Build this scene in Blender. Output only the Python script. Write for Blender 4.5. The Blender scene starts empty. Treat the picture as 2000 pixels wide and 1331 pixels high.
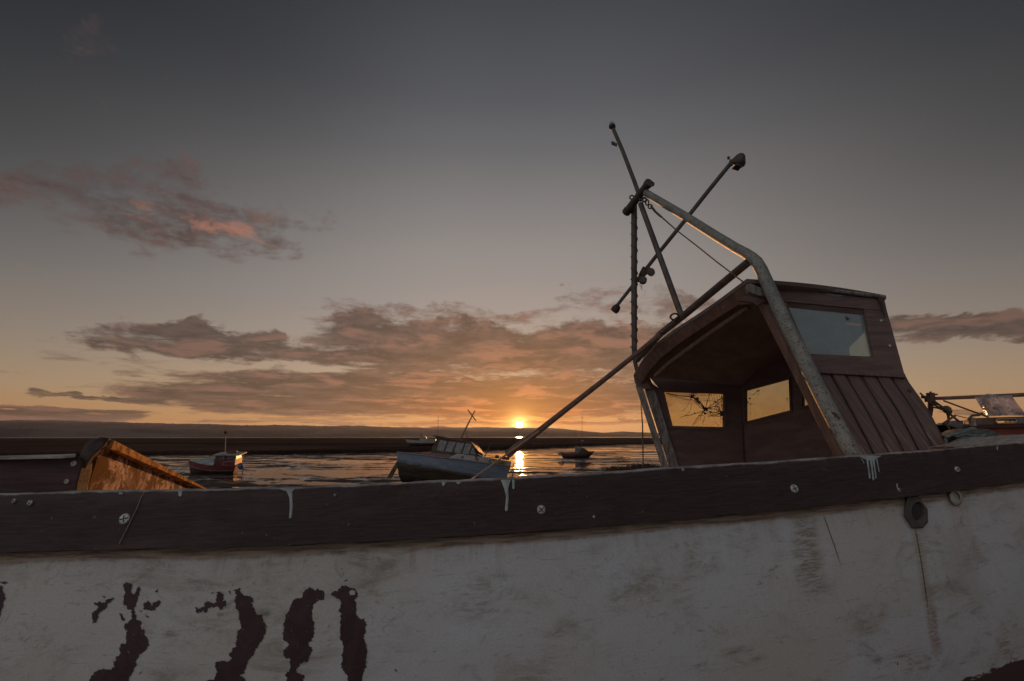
import bpy, bmesh, math, random
import numpy as np
from mathutils import Vector, Matrix, noise as mnoise
random.seed(4); rng = np.random.default_rng(7)
R = math.radians
scn = bpy.context.scene
COL = scn.collection
# ------------------------------------------------------------------ camera
FPX, CX, CY, HORY = 944.0, 1000.0, 665.5, 853.0
PITCH = math.atan((HORY - CY) / FPX)
CAMZ = 2.2
cd = bpy.data.cameras.new('camera'); cam = bpy.data.objects.new('camera', cd); COL.objects.link(cam)
cd.sensor_width = 36.0; cd.lens = FPX / 2000 * 36; cd.clip_start = 0.05; cd.clip_end = 60000
cam.location = (0, 0, CAMZ); cam.rotation_euler = (math.pi / 2 + PITCH, 0, 0)
scn.camera = cam
CP, SP = math.cos(PITCH), math.sin(PITCH)
def P(px, py, Y):
    """world point that stands Y metres ahead (world y) along the sight line of a photo pixel"""
    x = (px - CX) / FPX; v = (CY - py) / FPX
    dy = CP - v * SP; dz = SP + v * CP
    return Vector((x * Y / dy, Y, CAMZ + dz * Y / dy))
def PD(px, py):
    x = (px - CX) / FPX; v = (CY - py) / FPX
    d = Vector((x, CP - v * SP, SP + v * CP)).normalized()
    return math.degrees(math.atan2(d.x, d.y)), math.degrees(math.asin(d.z)), d
def lin(c):
    o = []
    for k in c[:3]:
        k = k / 255.0
        o.append(k / 12.92 if k <= 0.04045 else ((k + 0.055) / 1.055) ** 2.4)
    return (*o, 1.0)
# ------------------------------------------------------------------ render look
scn.view_settings.view_transform = 'Standard'; scn.view_settings.look = 'None'
scn.view_settings.exposure = 0; scn.view_settings.gamma = 1
scn.view_settings.use_curve_mapping = False
scn.cycles.use_denoising = True
scn.cycles.max_bounces = 6; scn.cycles.transparent_max_bounces = 12
scn.cycles.sample_clamp_indirect = 4
# ------------------------------------------------------------------ node helpers
class NT:
    def __init__(s, tree): s.t = tree
    def n(s, typ, **kw):
        nd = s.t.nodes.new(typ)
        for k, v in kw.items(): setattr(nd, k, v)
        return nd
    def put(s, sock, v):
        if isinstance(v, bpy.types.NodeSocket): s.t.links.new(v, sock)
        elif v is not None:
            try: sock.default_value = v
            except Exception:
                sock.default_value = (v, v, v)
    def m(s, op, a, b=None, c=None, clamp=False):
        nd = s.n('ShaderNodeMath', operation=op, use_clamp=clamp)
        s.put(nd.inputs[0], a)
        if b is not None: s.put(nd.inputs[1], b)
        if c is not None: s.put(nd.inputs[2], c)
        return nd.outputs[0]
    def vm(s, op, a, b=None, out=0):
        nd = s.n('ShaderNodeVectorMath', operation=op)
        s.put(nd.inputs[0], a)
        if b is not None: s.put(nd.inputs[1], b)
        return nd.outputs[out]
    def xyz(s, v):
        nd = s.n('ShaderNodeSeparateXYZ'); s.put(nd.inputs[0], v); return nd.outputs
    def comb(s, x, y, z):
        nd = s.n('ShaderNodeCombineXYZ')
        for i, k in enumerate((x, y, z)): s.put(nd.inputs[i], k)
        return nd.outputs[0]
    def mr(s, v, a, b, c=0.0, d=1.0, smooth=True):
        nd = s.n('ShaderNodeMapRange', interpolation_type='SMOOTHSTEP' if smooth else 'LINEAR')
        for i, k in enumerate((v, a, b, c, d)): s.put(nd.inputs[i], k)
        return nd.outputs[0]
    def mix(s, f, a, b, blend='MIX'):
        nd = s.n('ShaderNodeMix', data_type='RGBA', blend_type=blend)
        s.put(nd.inputs[0], f); s.put(nd.inputs[6], a); s.put(nd.inputs[7], b)
        return nd.outputs[2]
    def noise(s, v, scale=5.0, detail=6.0, rough=0.55, dist=0.0, out=0, kind=None):
        nd = s.n('ShaderNodeTexNoise')
        if kind: nd.noise_type = kind
        s.put(nd.inputs['Vector'], v)
        nd.inputs['Scale'].default_value = scale; nd.inputs['Detail'].default_value = detail
        nd.inputs['Roughness'].default_value = rough; nd.inputs['Distortion'].default_value = dist
        return nd.outputs[out]
    def ramp(s, f, stops, interp='LINEAR'):
        nd = s.n('ShaderNodeValToRGB'); cr = nd.color_ramp; cr.interpolation = interp
        while len(cr.elements) < len(stops): cr.elements.new(0.5)
        for e, (p, c) in zip(cr.elements, stops):
            e.position = p; e.color = c
        s.put(nd.inputs[0], f)
        return nd.outputs[0]
# ------------------------------------------------------------------ world: a sunset sky with bands of cloud
SUN_AZ, SUN_EL, SUN_D = PD(1014, 830)
w = bpy.data.worlds.new('World'); scn.world = w; w.use_nodes = True
wt = w.node_tree; wt.nodes.clear(); N = NT(wt)
tc = N.n('ShaderNodeTexCoord').outputs['Generated']
vx, vy, vz = N.xyz(tc)
DEG = 180 / math.pi
el = N.m('MULTIPLY', N.m('ARCSINE', vz), DEG)
az = N.m('MULTIPLY', N.m('ARCTAN2', vx, vy), DEG)
aaz = N.m('ABSOLUTE', az)
dots = N.vm('DOT_PRODUCT', tc, tuple(SUN_D), out=1)
sa = N.m('MULTIPLY', N.m('ARCCOSINE', N.m('MINIMUM', dots, 0.9999999)), DEG)     # angle from the sun
GR = [(-2, (150, 100, 60)), (0, (188, 134, 84)), (2, (196, 146, 98)), (4.4, (186, 156, 124)), (9, (168, 152, 138)), (15, (153, 145, 140)),
      (21, (142, 137, 134)), (27, (125, 122, 121)), (32.4, (103, 103, 105)), (37.5, (86, 87, 91)), (46.4, (64, 66, 71)), (60, (54, 57, 62)), (90, (52, 55, 61))]
col = N.ramp(N.m('DIVIDE', N.m('ADD', el, 2.0), 92.0), [((e + 2) / 92.0, lin(c)) for e, c in GR])
# darker and cooler to the sides
side = N.m('MULTIPLY', N.mr(aaz, 6, 60), N.mr(el, 0, 27, 0.38, 1.0))
col = N.mix(side, col, N.mix(1.0, col, (0.20, 0.22, 0.24, 1), 'MULTIPLY'))
sep_r = N.m('MULTIPLY', N.mr(az, 5, 45), N.mr(el, 2, 30))
col = N.mix(N.m('MULTIPLY', sep_r, 0.35), col, N.mix(1.0, col, (1.06, 0.98, 0.95, 1), 'MULTIPLY'))
col = N.mix(N.m('MULTIPLY', N.mr(az, -4, -34), N.mr(el, 12, 40)), col, N.mix(1.0, col, (0.70, 0.70, 0.71, 1), 'MULTIPLY'))
# warm spread round the sun, wider along the horizon
hx = N.m('MULTIPLY', N.m('SUBTRACT', az, SUN_AZ), 0.50)
hy = N.m('MULTIPLY', N.m('SUBTRACT', el, SUN_EL), 1.35)
hd = N.m('SQRT', N.m('ADD', N.m('MULTIPLY', hx, hx), N.m('MULTIPLY', hy, hy)))
g1 = N.m('EXPONENT', N.m('MULTIPLY', hd, -0.22))
g2 = N.m('EXPONENT', N.m('MULTIPLY', sa, -0.55))
g3 = N.m('EXPONENT', N.m('MULTIPLY', sa, -1.9))
def addc(base, fac, c):
    nd = N.n('ShaderNodeVectorMath', operation='SCALE'); nd.inputs[0].default_value = c
    N.put(nd.inputs['Scale'], fac)
    return N.vm('ADD', base, nd.outputs[0])
col = addc(col, N.m('EXPONENT', N.m('MULTIPLY', hd, -0.30)), (0.22, 0.06, -0.03))
# clouds
elp = N.m('MAXIMUM', el, -1.0)
ew = N.m('MULTIPLY', N.m('LOGARITHM', N.m('ADD', elp, 3.0), math.e), 4.3)
cv = N.comb(N.m('DIVIDE', az, 11.5), ew, 0.0)
nA = N.noise(cv, 1.0, 8, 0.60, 0.55)
nB = N.noise(N.vm('ADD', cv, (7.3, 2.1, 3.0)), 2.6, 6, 0.62, 0.3)
nC = N.noise(N.vm('ADD', N.comb(N.m('DIVIDE', az, 13.0), N.m('MULTIPLY', ew, 1.9), 0.0), (1.3, 8.1, 5.0)), 1.0, 6, 0.6, 0.3)
wn = N.xyz(N.noise(N.comb(N.m('DIVIDE', az, 7.0), N.m('MULTIPLY', ew, 0.75), 4.0), 1.0, 5, 0.62, 0.4, out=1))
azw = N.m('ADD', az, N.m('MULTIPLY', N.m('SUBTRACT', wn[0], 0.5), 14.0))
elw = N.m('ADD', el, N.m('MULTIPLY', N.m('SUBTRACT', wn[1], 0.5), N.m('MULTIPLY', N.m('ADD', elp, 3.0), 0.42)))
def blob(x0, x1, ya, yb, h, k=1.0, soft=0.95):
    """a cloud bank that runs from photo pixel (x0,ya) to (x1,yb), h pixels thick"""
    a0, e0, _ = PD(x0, ya); a1, e1, _ = PD(x1, yb)
    am, em = (a0 + a1) / 2, (e0 + e1) / 2; sl = (e1 - e0) / (a1 - a0)
    wel = abs(PD((x0 + x1) / 2, (ya + yb) / 2 - h / 2)[1] - PD((x0 + x1) / 2, (ya + yb) / 2 + h / 2)[1]) / 2
    waz = abs(a1 - a0) / 2
    u = N.m('DIVIDE', N.m('SUBTRACT', azw, am), waz)
    v = N.m('DIVIDE', N.m('SUBTRACT', N.m('SUBTRACT', elw, em), N.m('MULTIPLY', N.m('SUBTRACT', azw, am), sl)), wel)
    u2 = N.m('POWER', N.m('ABSOLUTE', u), 4.0); v2 = N.m('MULTIPLY', v, v)
    return N.m('MULTIPLY', N.mr(N.m('ADD', u2, v2), 1.0 + soft, 1.0 - soft), k), v
BL = [blob(200, 1420, 752, 772, 94, 0.66), blob(560, 1300, 755, 778, 66, 0.30), blob(120, 760, 642, 690, 64, 0.58), blob(560, 1500, 655, 660, 112, 0.64), blob(640, 1500, 712, 712, 52, 0.50),
      blob(560, 1500, 600, 588, 60, 0.36), blob(1080, 1500, 590, 590, 60, 0.40), blob(20, 330, 768, 784, 16, 0.62), blob(-150, 330, 806, 814, 28, 0.60),
      blob(1700, 2300, 648, 640, 62, 0.52), blob(-160, 480, 325, 400, 140, 0.42), blob(40, 640, 395, 452, 180, 0.42), blob(170, 650, 436, 452, 56, 0.44),
      blob(300, 1300, 822, 828, 12, 0.42), blob(870, 1180, 825.5, 828, 7, 0.62), blob(800, 862, 808, 809, 8, 0.5),
      blob(100, 520, 40, 220, 260, 0.25), blob(60, 560, 680, 706, 60, 0.31), blob(-100, 330, 712, 722, 16, 0.36), blob(1820, 2100, 800, 802, 14, 0.45),
      blob(1030, 1500, 800, 796, 14, 0.36), blob(1100, 1330, 826, 824, 6, 0.5)]
msk = BL[0][0]
for b in BL[1:]: msk = N.m('MAXIMUM', msk, b[0])
nD = N.noise(N.vm('ADD', cv, (2.2, 5.5, 7.0)), 6.5, 7, 0.65, 0.2)
dn = N.m('ADD', N.m('MULTIPLY', nA, 0.50), N.m('ADD', N.m('MULTIPLY', nB, 0.62), N.m('ADD', N.m('MULTIPLY', nC, 0.55), N.m('MULTIPLY', nD, 0.36))))
dn = N.m('SUBTRACT', dn, 0.515)
den = N.mr(N.m('ADD', dn, msk), 0.775, 1.05)
den = N.m('MULTIPLY', den, N.mr(el, 44, 30, 0.45, 1.0))
# lit parts of the banks: thin parts and undersides, stronger towards the sun
lit = N.mr(N.m('ADD', N.m('MULTIPLY', nB, 0.75), N.m('MULTIPLY', N.noise(N.vm('ADD', cv, (3.1, 9.4, 1.0)), 1.3, 5, 0.55, 0.2), 0.55)), 0.655, 0.80)
near = N.m('EXPONENT', N.m('MULTIPLY', hd, -0.15))
pink = BL[12][0]
litf = N.m('MULTIPLY', lit, N.m('ADD', N.m('MULTIPLY', near, 1.0), 0.16), clamp=True)
litf = N.m('MAXIMUM', litf, N.m('MULTIPLY', N.m('MULTIPLY', pink, lit), 1.6), clamp=True)
nearc = N.m('EXPONENT', N.m('MULTIPLY', hd, -0.28))
dk_ = N.mix(N.mr(nB, 0.36, 0.62), lin((62, 52, 51)), lin((96, 77, 72)))
cdark = N.mix(nearc, N.mix(N.mr(el, 10, 34), dk_, lin((76, 68, 69))), lin((160, 80, 36)))
clit = N.mix(near, lin((180, 122, 102)), lin((228, 122, 58)))
edge_ = N.m('MULTIPLY', N.m('MULTIPLY', N.m('MULTIPLY', den, N.m('SUBTRACT', 1.0, den)), 4.0), N.m('ADD', N.m('MULTIPLY', near, 0.75), 0.10))
litf = N.m('MAXIMUM', litf, N.m('MULTIPLY', edge_, N.mr(nC, 0.42, 0.60)), clamp=True)
ccol = N.mix(litf, cdark, clit)
sidec = N.m('MULTIPLY', N.mr(aaz, 20, 56), 0.35)
ccol = N.mix(sidec, ccol, N.mix(1.0, ccol, (0.5, 0.5, 0.5, 1), 'MULTIPLY'))
col = N.mix(N.m('MULTIPLY', den, 0.95), col, ccol)
col = addc(col, N.m('MULTIPLY', g2, N.m('SUBTRACT', 1.0, N.m('MULTIPLY', den, 0.55))), (0.62, 0.30, 0.05))
col = addc(col, g3, (3.6, 2.4, 0.8))
col = addc(col, N.m('EXPONENT', N.m('MULTIPLY', sa, -1.05)), (0.55, 0.27, 0.04))
disc = N.mr(sa, 0.50, 0.28)
col = addc(col, disc, (7.0, 5.6, 3.0))
# the sky behind the photographer: pale dusk
back = N.mr(vy, 0.25, -0.35)
bk_ = (N.ramp(N.mr(el, 0, 90, 0, 1, False), [(0, (0.31, 0.285, 0.285, 1)), (0.3, (0.49, 0.485, 0.495, 1)), (1, (0.17, 0.175, 0.19, 1))]))
vs_ = N.n('ShaderNodeVectorMath', operation='SCALE'); N.put(vs_.inputs[0], bk_); N.put(vs_.inputs['Scale'], N.mr(vx, -0.7, 0.65, 1.42, 0.26))
col = N.mix(back, col, vs_.outputs[0])
sky = N.n('ShaderNodeTexSky'); sky.sky_type = 'NISHITA'; sky.sun_disc = False
sky.sun_elevation = R(SUN_EL); sky.sun_rotation = R(SUN_AZ); sky.dust_density = 2.0; sky.air_density = 1.0
bg1 = N.n('ShaderNodeBackground'); N.put(bg1.inputs[0], col); bg1.inputs[1].default_value = 0.95
bg2 = N.n('ShaderNodeBackground'); N.put(bg2.inputs[0], sky.outputs[0]); bg2.inputs[1].default_value = 0.012
ad = N.n('ShaderNodeAddShader'); wt.links.new(bg1.outputs[0], ad.inputs[0]); wt.links.new(bg2.outputs[0], ad.inputs[1])
wo = N.n('ShaderNodeOutputWorld'); wt.links.new(ad.outputs[0], wo.inputs[0])
# ------------------------------------------------------------------ sun
sl = bpy.data.lights.new('sun', 'SUN'); so = bpy.data.objects.new('sun', sl); COL.objects.link(so)
sl.energy = 5.0; sl.angle = R(0.6); sl.color = (1.0, 0.42, 0.13)
so.rotation_euler = (-Vector(SUN_D)).to_track_quat('-Z', 'Y').to_euler(); so.location = (0, 20, 30)
# ------------------------------------------------------------------ object helpers
def tag(o, label=None, cat=None, group=None, kind=None):
    if label: o['label'] = label
    if cat: o['category'] = cat
    if group: o['group'] = group
    if kind: o['kind'] = kind
    return o
def empty(name, loc, label, cat, group=None):
    o = bpy.data.objects.new(name, None); COL.objects.link(o); o.location = loc
    o.empty_display_size = 0.2
    return tag(o, label, cat, group)
def worldloc(o):
    v = Vector((0, 0, 0))
    while o is not None: v = v + o.location; o = o.parent
    return v
class MB:
    """collects shapes given in world (or local) coordinates into one mesh"""
    def __init__(s): s.v = []; s.f = []; s.mi = []
    def add(s, vs, fs, mi=0):
        b = len(s.v); s.v += [tuple(v) for v in vs]
        s.f += [tuple(i + b for i in f) for f in fs]; s.mi += [mi] * len(fs)
    def box(s, c, size, rot=None, mi=0):
        c = Vector(c); hx, hy, hz = [k / 2 for k in size]
        vs = [Vector((x, y, z)) for x in (-hx, hx) for y in (-hy, hy) for z in (-hz, hz)]
        if rot is not None: vs = [rot @ v for v in vs]
        s.add([c + v for v in vs], [(0, 1, 3, 2), (4, 6, 7, 5), (0, 4, 5, 1), (2, 3, 7, 6), (0, 2, 6, 4), (1, 5, 7, 3)], mi)
    def slab(s, pts, thick, mi=0):
        """polygon of 3-D points pushed through by the vector thick"""
        pts = [Vector(p) for p in pts]; n = len(pts); t = Vector(thick)
        nrm = Vector((0, 0, 0))
        for i in range(n):
            nrm += (pts[i] - pts[0]).cross(pts[(i + 1) % n] - pts[0])
        if nrm.dot(t) > 0: pts = pts[::-1]
        vs = pts + [p + t for p in pts]
        fs = [tuple(range(n)), tuple(range(2 * n - 1, n - 1, -1))]
        fs += [((i + 1) % n, i, i + n, (i + 1) % n + n) for i in range(n)]
        s.add(vs, fs, mi)
    def tube(s, pts, rad, seg=10, mi=0, cap=True, closed=False):
        pts = [Vector(p) for p in pts]; n = len(pts)
        if not hasattr(rad, '__len__'): rad = [rad] * n
        rings = []; up = None
        for i, p in enumerate(pts):
            if closed: t = pts[(i + 1) % n] - pts[i - 1]
            else: t = pts[min(i + 1, n - 1)] - pts[max(i - 1, 0)]
            t.normalize()
            if up is None:
                a = Vector((0, 0, 1)) if abs(t.z) < 0.9 else Vector((1, 0, 0))
                up = (a - t * a.dot(t)).normalized()
            else:
                up = (up - t * up.dot(t)).normalized()
            b = t.cross(up)
            rings.append([p + (up * math.cos(k * 2 * math.pi / seg) + b * math.sin(k * 2 * math.pi / seg)) * rad[i] for k in range(seg)])
        vs = [v for r in rings for v in r]; fs = []
        m = n if closed else n - 1
        for i in range(m):
            j = (i + 1) % n
            for k in range(seg):
                k2 = (k + 1) % seg
                fs.append((i * seg + k, i * seg + k2, j * seg + k2, j * seg + k))
        if cap and not closed:
            fs.append(tuple(range(seg - 1, -1, -1))); fs.append(tuple(range((n - 1) * seg, n * seg)))
        s.add(vs, fs, mi)
    def lathe(s, o, axis, prof, seg=20, mi=0, sq=1.0):
        """prof = [(distance along axis, radius)...]"""
        o = Vector(o); ax = Vector(axis).normalized()
        a = Vector((0, 0, 1)) if abs(ax.z) < 0.9 else Vector((1, 0, 0))
        u = (a - ax * a.dot(ax)).normalized(); b = ax.cross(u); vs = []; fs = []
        for d, r in prof:
            for k in range(seg):
                t = k * 2 * math.pi / seg
                vs.append(o + ax * d + u * r * math.cos(t) + b * r * sq * math.sin(t))
        for i in range(len(prof) - 1):
            for k in range(seg):
                k2 = (k + 1) % seg
                fs.append((i * seg + k, i * seg + k2, (i + 1) * seg + k2, (i + 1) * seg + k))
        fs.append(tuple(range(seg - 1, -1, -1))); fs.append(tuple(range((len(prof) - 1) * seg, len(prof) * seg)))
        s.add(vs, fs, mi)
    def torus(s, c, axis, r, rr, seg=18, mi=0, squash=1.0):
        c = Vector(c); ax = Vector(axis).normalized()
        a = Vector((0, 0, 1)) if abs(ax.z) < 0.9 else Vector((1, 0, 0))
        u = (a - ax * a.dot(ax)).normalized(); b = ax.cross(u)
        s.tube([c + u * r * math.cos(k * 2 * math.pi / seg) + b * r * squash * math.sin(k * 2 * math.pi / seg) for k in range(seg)], rr, 6, mi, closed=True)
    def grid(s, nu, nv, fn, mi=0, closed_u=False):
        b = [fn(i / (nu - 1), j / (nv - 1)) for i in range(nu) for j in range(nv)]
        fs = [(i * nv + j, i * nv + j + 1, (i + 1) * nv + j + 1, (i + 1) * nv + j) for i in range(nu - 1) for j in range(nv - 1)]
        s.add(b, fs, mi)
    def build(s, name, mats, parent=None, smooth=False, label=None, bevel=0.0, fix=False):
        me = bpy.data.meshes.new(name); off = worldloc(parent) if parent is not None else Vector((0, 0, 0))
        me.from_pydata([(v[0] - off.x, v[1] - off.y, v[2] - off.z) for v in s.v], [], s.f)
        for m in (mats if isinstance(mats, (list, tuple)) else [mats]): me.materials.append(m)
        if any(s.mi): me.polygons.foreach_set('material_index', s.mi)
        if fix:
            bm = bmesh.new(); bm.from_mesh(me); bmesh.ops.recalc_face_normals(bm, faces=bm.faces); bm.to_mesh(me); bm.free()
        if smooth: me.polygons.foreach_set('use_smooth', [True] * len(me.polygons))
        me.update()
        o = bpy.data.objects.new(name, me); COL.objects.link(o)
        if parent is not None: o.parent = parent
        if label: o['label'] = label
        if bevel:
            bv = o.modifiers.new('bevel', 'BEVEL'); bv.width = bevel; bv.segments = 2; bv.limit_method = 'ANGLE'; bv.angle_limit = R(40)
        if smooth:
            me.set_sharp_from_angle(angle=R(42))
        return o
def solid(o, t, off=0):
    md = o.modifiers.new('solid', 'SOLIDIFY'); md.thickness = t; md.offset = off; return o
def bigmesh(name, V, F, mats, smooth=True, attrs=None):
    me = bpy.data.meshes.new(name); V = np.asarray(V, dtype=np.float32); F = np.asarray(F, dtype=np.int32)
    me.vertices.add(len(V)); me.vertices.foreach_set('co', V.ravel())
    k = F.shape[1]
    me.loops.add(F.size); me.loops.foreach_set('vertex_index', F.ravel())
    me.polygons.add(len(F)); me.polygons.foreach_set('loop_start', np.arange(0, F.size, k, dtype=np.int32))
    try: me.polygons.foreach_set('loop_total', np.full(len(F), k, dtype=np.int32))
    except Exception: pass
    me.update(calc_edges=True); me.validate()
    for m in (mats if isinstance(mats, (list, tuple)) else [mats]): me.materials.append(m)
    if smooth: me.polygons.foreach_set('use_smooth', [True] * len(me.polygons))
    for an, av in (attrs or {}).items():
        a = me.attributes.new(an, 'FLOAT', 'POINT'); a.data.foreach_set('value', np.asarray(av, dtype=np.float32))
    o = bpy.data.objects.new(name, me); COL.objects.link(o); return o
def gridfaces(nu, nv, wrap=False):
    i = np.arange(nu if wrap else nu - 1)[:, None]; j = np.arange(nv - 1)[None, :]
    a = i * nv + j; b = ((i + 1) % nu) * nv + j
    return np.stack([a, b, b + 1, a + 1], -1).reshape(-1, 4)
# numpy gradient-free value noise
_perm = rng.random((256, 256)).astype(np.float64)
def vnoise(x, y, seed=0):
    x = np.asarray(x, float) + seed * 17.3; y = np.asarray(y, float) + seed * 31.7
    xi = np.floor(x).astype(int); yi = np.floor(y).astype(int); fx = x - xi; fy = y - yi
    fx = fx * fx * (3 - 2 * fx); fy = fy * fy * (3 - 2 * fy)
    g = lambda a, b: _perm[a & 255, b & 255]
    return (g(xi, yi) * (1 - fx) + g(xi + 1, yi) * fx) * (1 - fy) + (g(xi, yi + 1) * (1 - fx) + g(xi + 1, yi + 1) * fx) * fy
def fbm(x, y, o=5, seed=0, gain=0.5):
    s = 0; a = 1; t = 0
    for k in range(o):
        s = s + a * vnoise(x * 2 ** k, y * 2 ** k, seed + k); t += a; a *= gain
    return s / t
# ------------------------------------------------------------------ materials
def mat(name, c1, c2=None, rough=0.7, scale=6.0, stretch=(1, 1, 1), bump=0.3, bscale=None, metal=0.0, spec=0.5, lo=0.38, hi=0.62, c3=None, c3s=20.0, c3lo=0.6, c3hi=0.68, detail=6, bd=0.01, rough2=None):
    m = bpy.data.materials.new(name); m.use_nodes = True; t = m.node_tree; t.nodes.clear(); n = NT(t)
    oc = n.n('ShaderNodeTexCoord').outputs['Object']
    mp = n.vm('MULTIPLY', oc, tuple(stretch))
    f = n.noise(mp, scale, detail, 0.6, 0.3)
    c = n.mix(n.mr(f, lo, hi), c1, c2 or c1)
    if c3:
        g = n.noise(n.vm('ADD', oc, (3.3, 1.7, 9.1)), c3s, 8, 0.65, 0.5)
        c = n.mix(n.mr(g, c3lo, c3hi), c, c3)
    p = n.n('ShaderNodeBsdfPrincipled'); n.put(p.inputs['Base Color'], c)
    if rough2 is None: p.inputs['Roughness'].default_value = rough
    else: n.put(p.inputs['Roughness'], n.mr(n.noise(oc, scale * 1.7, 4, 0.6), 0.35, 0.65, rough, rough2))
    p.inputs['Metallic'].default_value = metal; p.inputs['Specular IOR Level'].default_value = spec
    if bump:
        b = n.n('ShaderNodeBump'); b.inputs['Strength'].default_value = bump; b.inputs['Distance'].default_value = bd
        n.put(b.inputs['Height'], n.noise(mp, bscale or scale * 5, 6, 0.65, 0.2)); t.links.new(b.outputs[0], p.inputs['Normal'])
    o = n.n('ShaderNodeOutputMaterial'); t.links.new(p.outputs[0], o.inputs[0])
    return m
M = {}
M['darkwood'] = mat('dark_tarred_wood', (0.050, 0.030, 0.032, 1), (0.08, 0.05, 0.05, 1), 0.75, 3, (1, 6, 14), 0.5, 30, c3=(0.16, 0.13, 0.12, 1), c3s=16, c3lo=0.70, c3hi=0.74, spec=0.25)
M['wornpaint'] = mat('pale_drip_paint', (0.42, 0.46, 0.46, 1), (0.30, 0.33, 0.33, 1), 0.6, 30, bump=0.3)
M['worn_edge'] = mat('worn_rail_top', (0.17, 0.14, 0.13, 1), (0.42, 0.39, 0.36, 1), 0.6, 14, (1, 3, 3), 0.5, 60)
M['brownwood'] = mat('weathered_brown_wood', (0.13, 0.074, 0.060, 1), (0.19, 0.115, 0.09, 1), 0.7, 3, (7, 7, 1), 0.5, 24, c3=(0.32, 0.25, 0.22, 1), c3s=26, c3lo=0.62, c3hi=0.70)
M['varnish'] = mat('old_varnished_board', (0.098, 0.062, 0.056, 1), (0.145, 0.092, 0.082, 1), 0.6, 3, (1.5, 5, 10), 0.3, 20, c3=(0.10, 0.05, 0.04, 1), c3s=7)
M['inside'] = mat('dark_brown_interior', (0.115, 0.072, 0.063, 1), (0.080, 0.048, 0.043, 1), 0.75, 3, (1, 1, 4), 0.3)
M['greywood'] = mat('grey_weathered_wood', (0.25, 0.235, 0.225, 1), (0.12, 0.10, 0.09, 1), 0.75, 4, (9, 9, 1), 0.6, 30)
M['pipe'] = mat('flaking_grey_pipe', (0.17, 0.185, 0.175, 1), (0.25, 0.26, 0.23, 1), 0.6, 14, bump=0.5, bscale=60, c3=(0.12, 0.07, 0.045, 1), c3s=70, c3lo=0.53, c3hi=0.60)
M['pipedark'] = mat('dark_painted_steel', (0.055, 0.048, 0.043, 1), (0.09, 0.08, 0.07, 1), 0.6, 12, bump=0.3, c3=(0.12, 0.05, 0.03, 1), c3s=30)
M['iron'] = mat('rusty_iron', (0.07, 0.045, 0.038, 1), (0.11, 0.06, 0.045, 1), 0.7, 20, bump=0.5)
M['steel'] = mat('stainless_steel', (0.55, 0.56, 0.56, 1), (0.40, 0.40, 0.40, 1), 0.3, 30, bump=0.1, metal=0.9)
M['screwhead'] = mat('dull_screw_head', (0.50, 0.53, 0.50, 1), (0.32, 0.33, 0.31, 1), 0.45, 60, bump=0.2, metal=0.3)
M['black'] = mat('black_rubber_and_hole_dark', (0.02, 0.016, 0.016, 1), (0.035, 0.03, 0.03, 1), 0.7, 20, bump=0.2)
M['ceiling'] = mat('faded_ceiling_paint', (0.26, 0.215, 0.21, 1), (0.20, 0.16, 0.155, 1), .8)
M['rope'] = mat('dark_rope', (0.09, 0.06, 0.05, 1), (0.14, 0.10, 0.08, 1), 0.9, 60, bump=0.7, bscale=200)
M['palerope'] = mat('pale_rope', (0.45, 0.38, 0.32, 1), (0.35, 0.28, 0.22, 1), 0.85, 60, bump=0.6, bscale=200)
M['tealrope'] = mat('faded_teal_rope', (0.20, 0.27, 0.26, 1), (0.12, 0.15, 0.145, 1), 0.9, 40, bump=0.8, bscale=150)
M['tarp'] = mat('grey_tarpaulin', (0.17, 0.18, 0.18, 1), (0.11, 0.115, 0.12, 1), 0.6, 9, bump=0.5)
M['palesheet'] = mat('pale_dirty_canvas', (0.42, 0.36, 0.32, 1), (0.22, 0.18, 0.16, 1), 0.7, 9, (1, 8, 8), 0.6, 30)
# ================================================================== THE SETTING
def envmat(name, build):
    m = bpy.data.materials.new(name); m.use_nodes = True; t = m.node_tree; t.nodes.clear(); n = NT(t)
    p = n.n('ShaderNodeBsdfPrincipled'); o = n.n('ShaderNodeOutputMaterial'); t.links.new(p.outputs[0], o.inputs[0])
    build(n, p, t); return m
def _mud(n, p, t):
    g = n.n('ShaderNodeNewGeometry').outputs['Position']
    w1 = n.noise(n.vm('MULTIPLY', g, (0.10, 0.42, 1)), 1.0, 9, 0.66, 0.9)
    w2 = n.noise(n.vm('MULTIPLY', g, (0.35, 1.5, 1)), 1.0, 7, 0.68, 0.7)
    w = n.m('ADD', n.m('MULTIPLY', w1, 0.55), n.m('MULTIPLY', w2, 0.45))
    firm = n.mr(w, 0.472, 0.522)                       # firm drained mud against the film of water on the flats
    n.put(p.inputs['Base Color'], n.mix(firm, (0.075, 0.058, 0.050, 1), (0.040, 0.029, 0.025, 1)))
    n.put(p.inputs['Roughness'], n.mr(firm, 0, 1, 0.10, 0.75, False))
    n.put(p.inputs['Specular IOR Level'], n.mr(firm, 0, 1, 0.5, 0.18, False))
    b = n.n('ShaderNodeBump'); b.inputs['Distance'].default_value = 0.05; n.put(b.inputs['Strength'], n.mr(firm, 0, 1, 0.06, 0.8, False))
    n.put(b.inputs['Height'], n.noise(n.vm('MULTIPLY', g, (1.2, 2.2, 1)), 1.6, 8, 0.65, 0.4)); t.links.new(b.outputs[0], p.inputs['Normal'])
M['mud'] = envmat('wet_estuary_mud', _mud)
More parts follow.
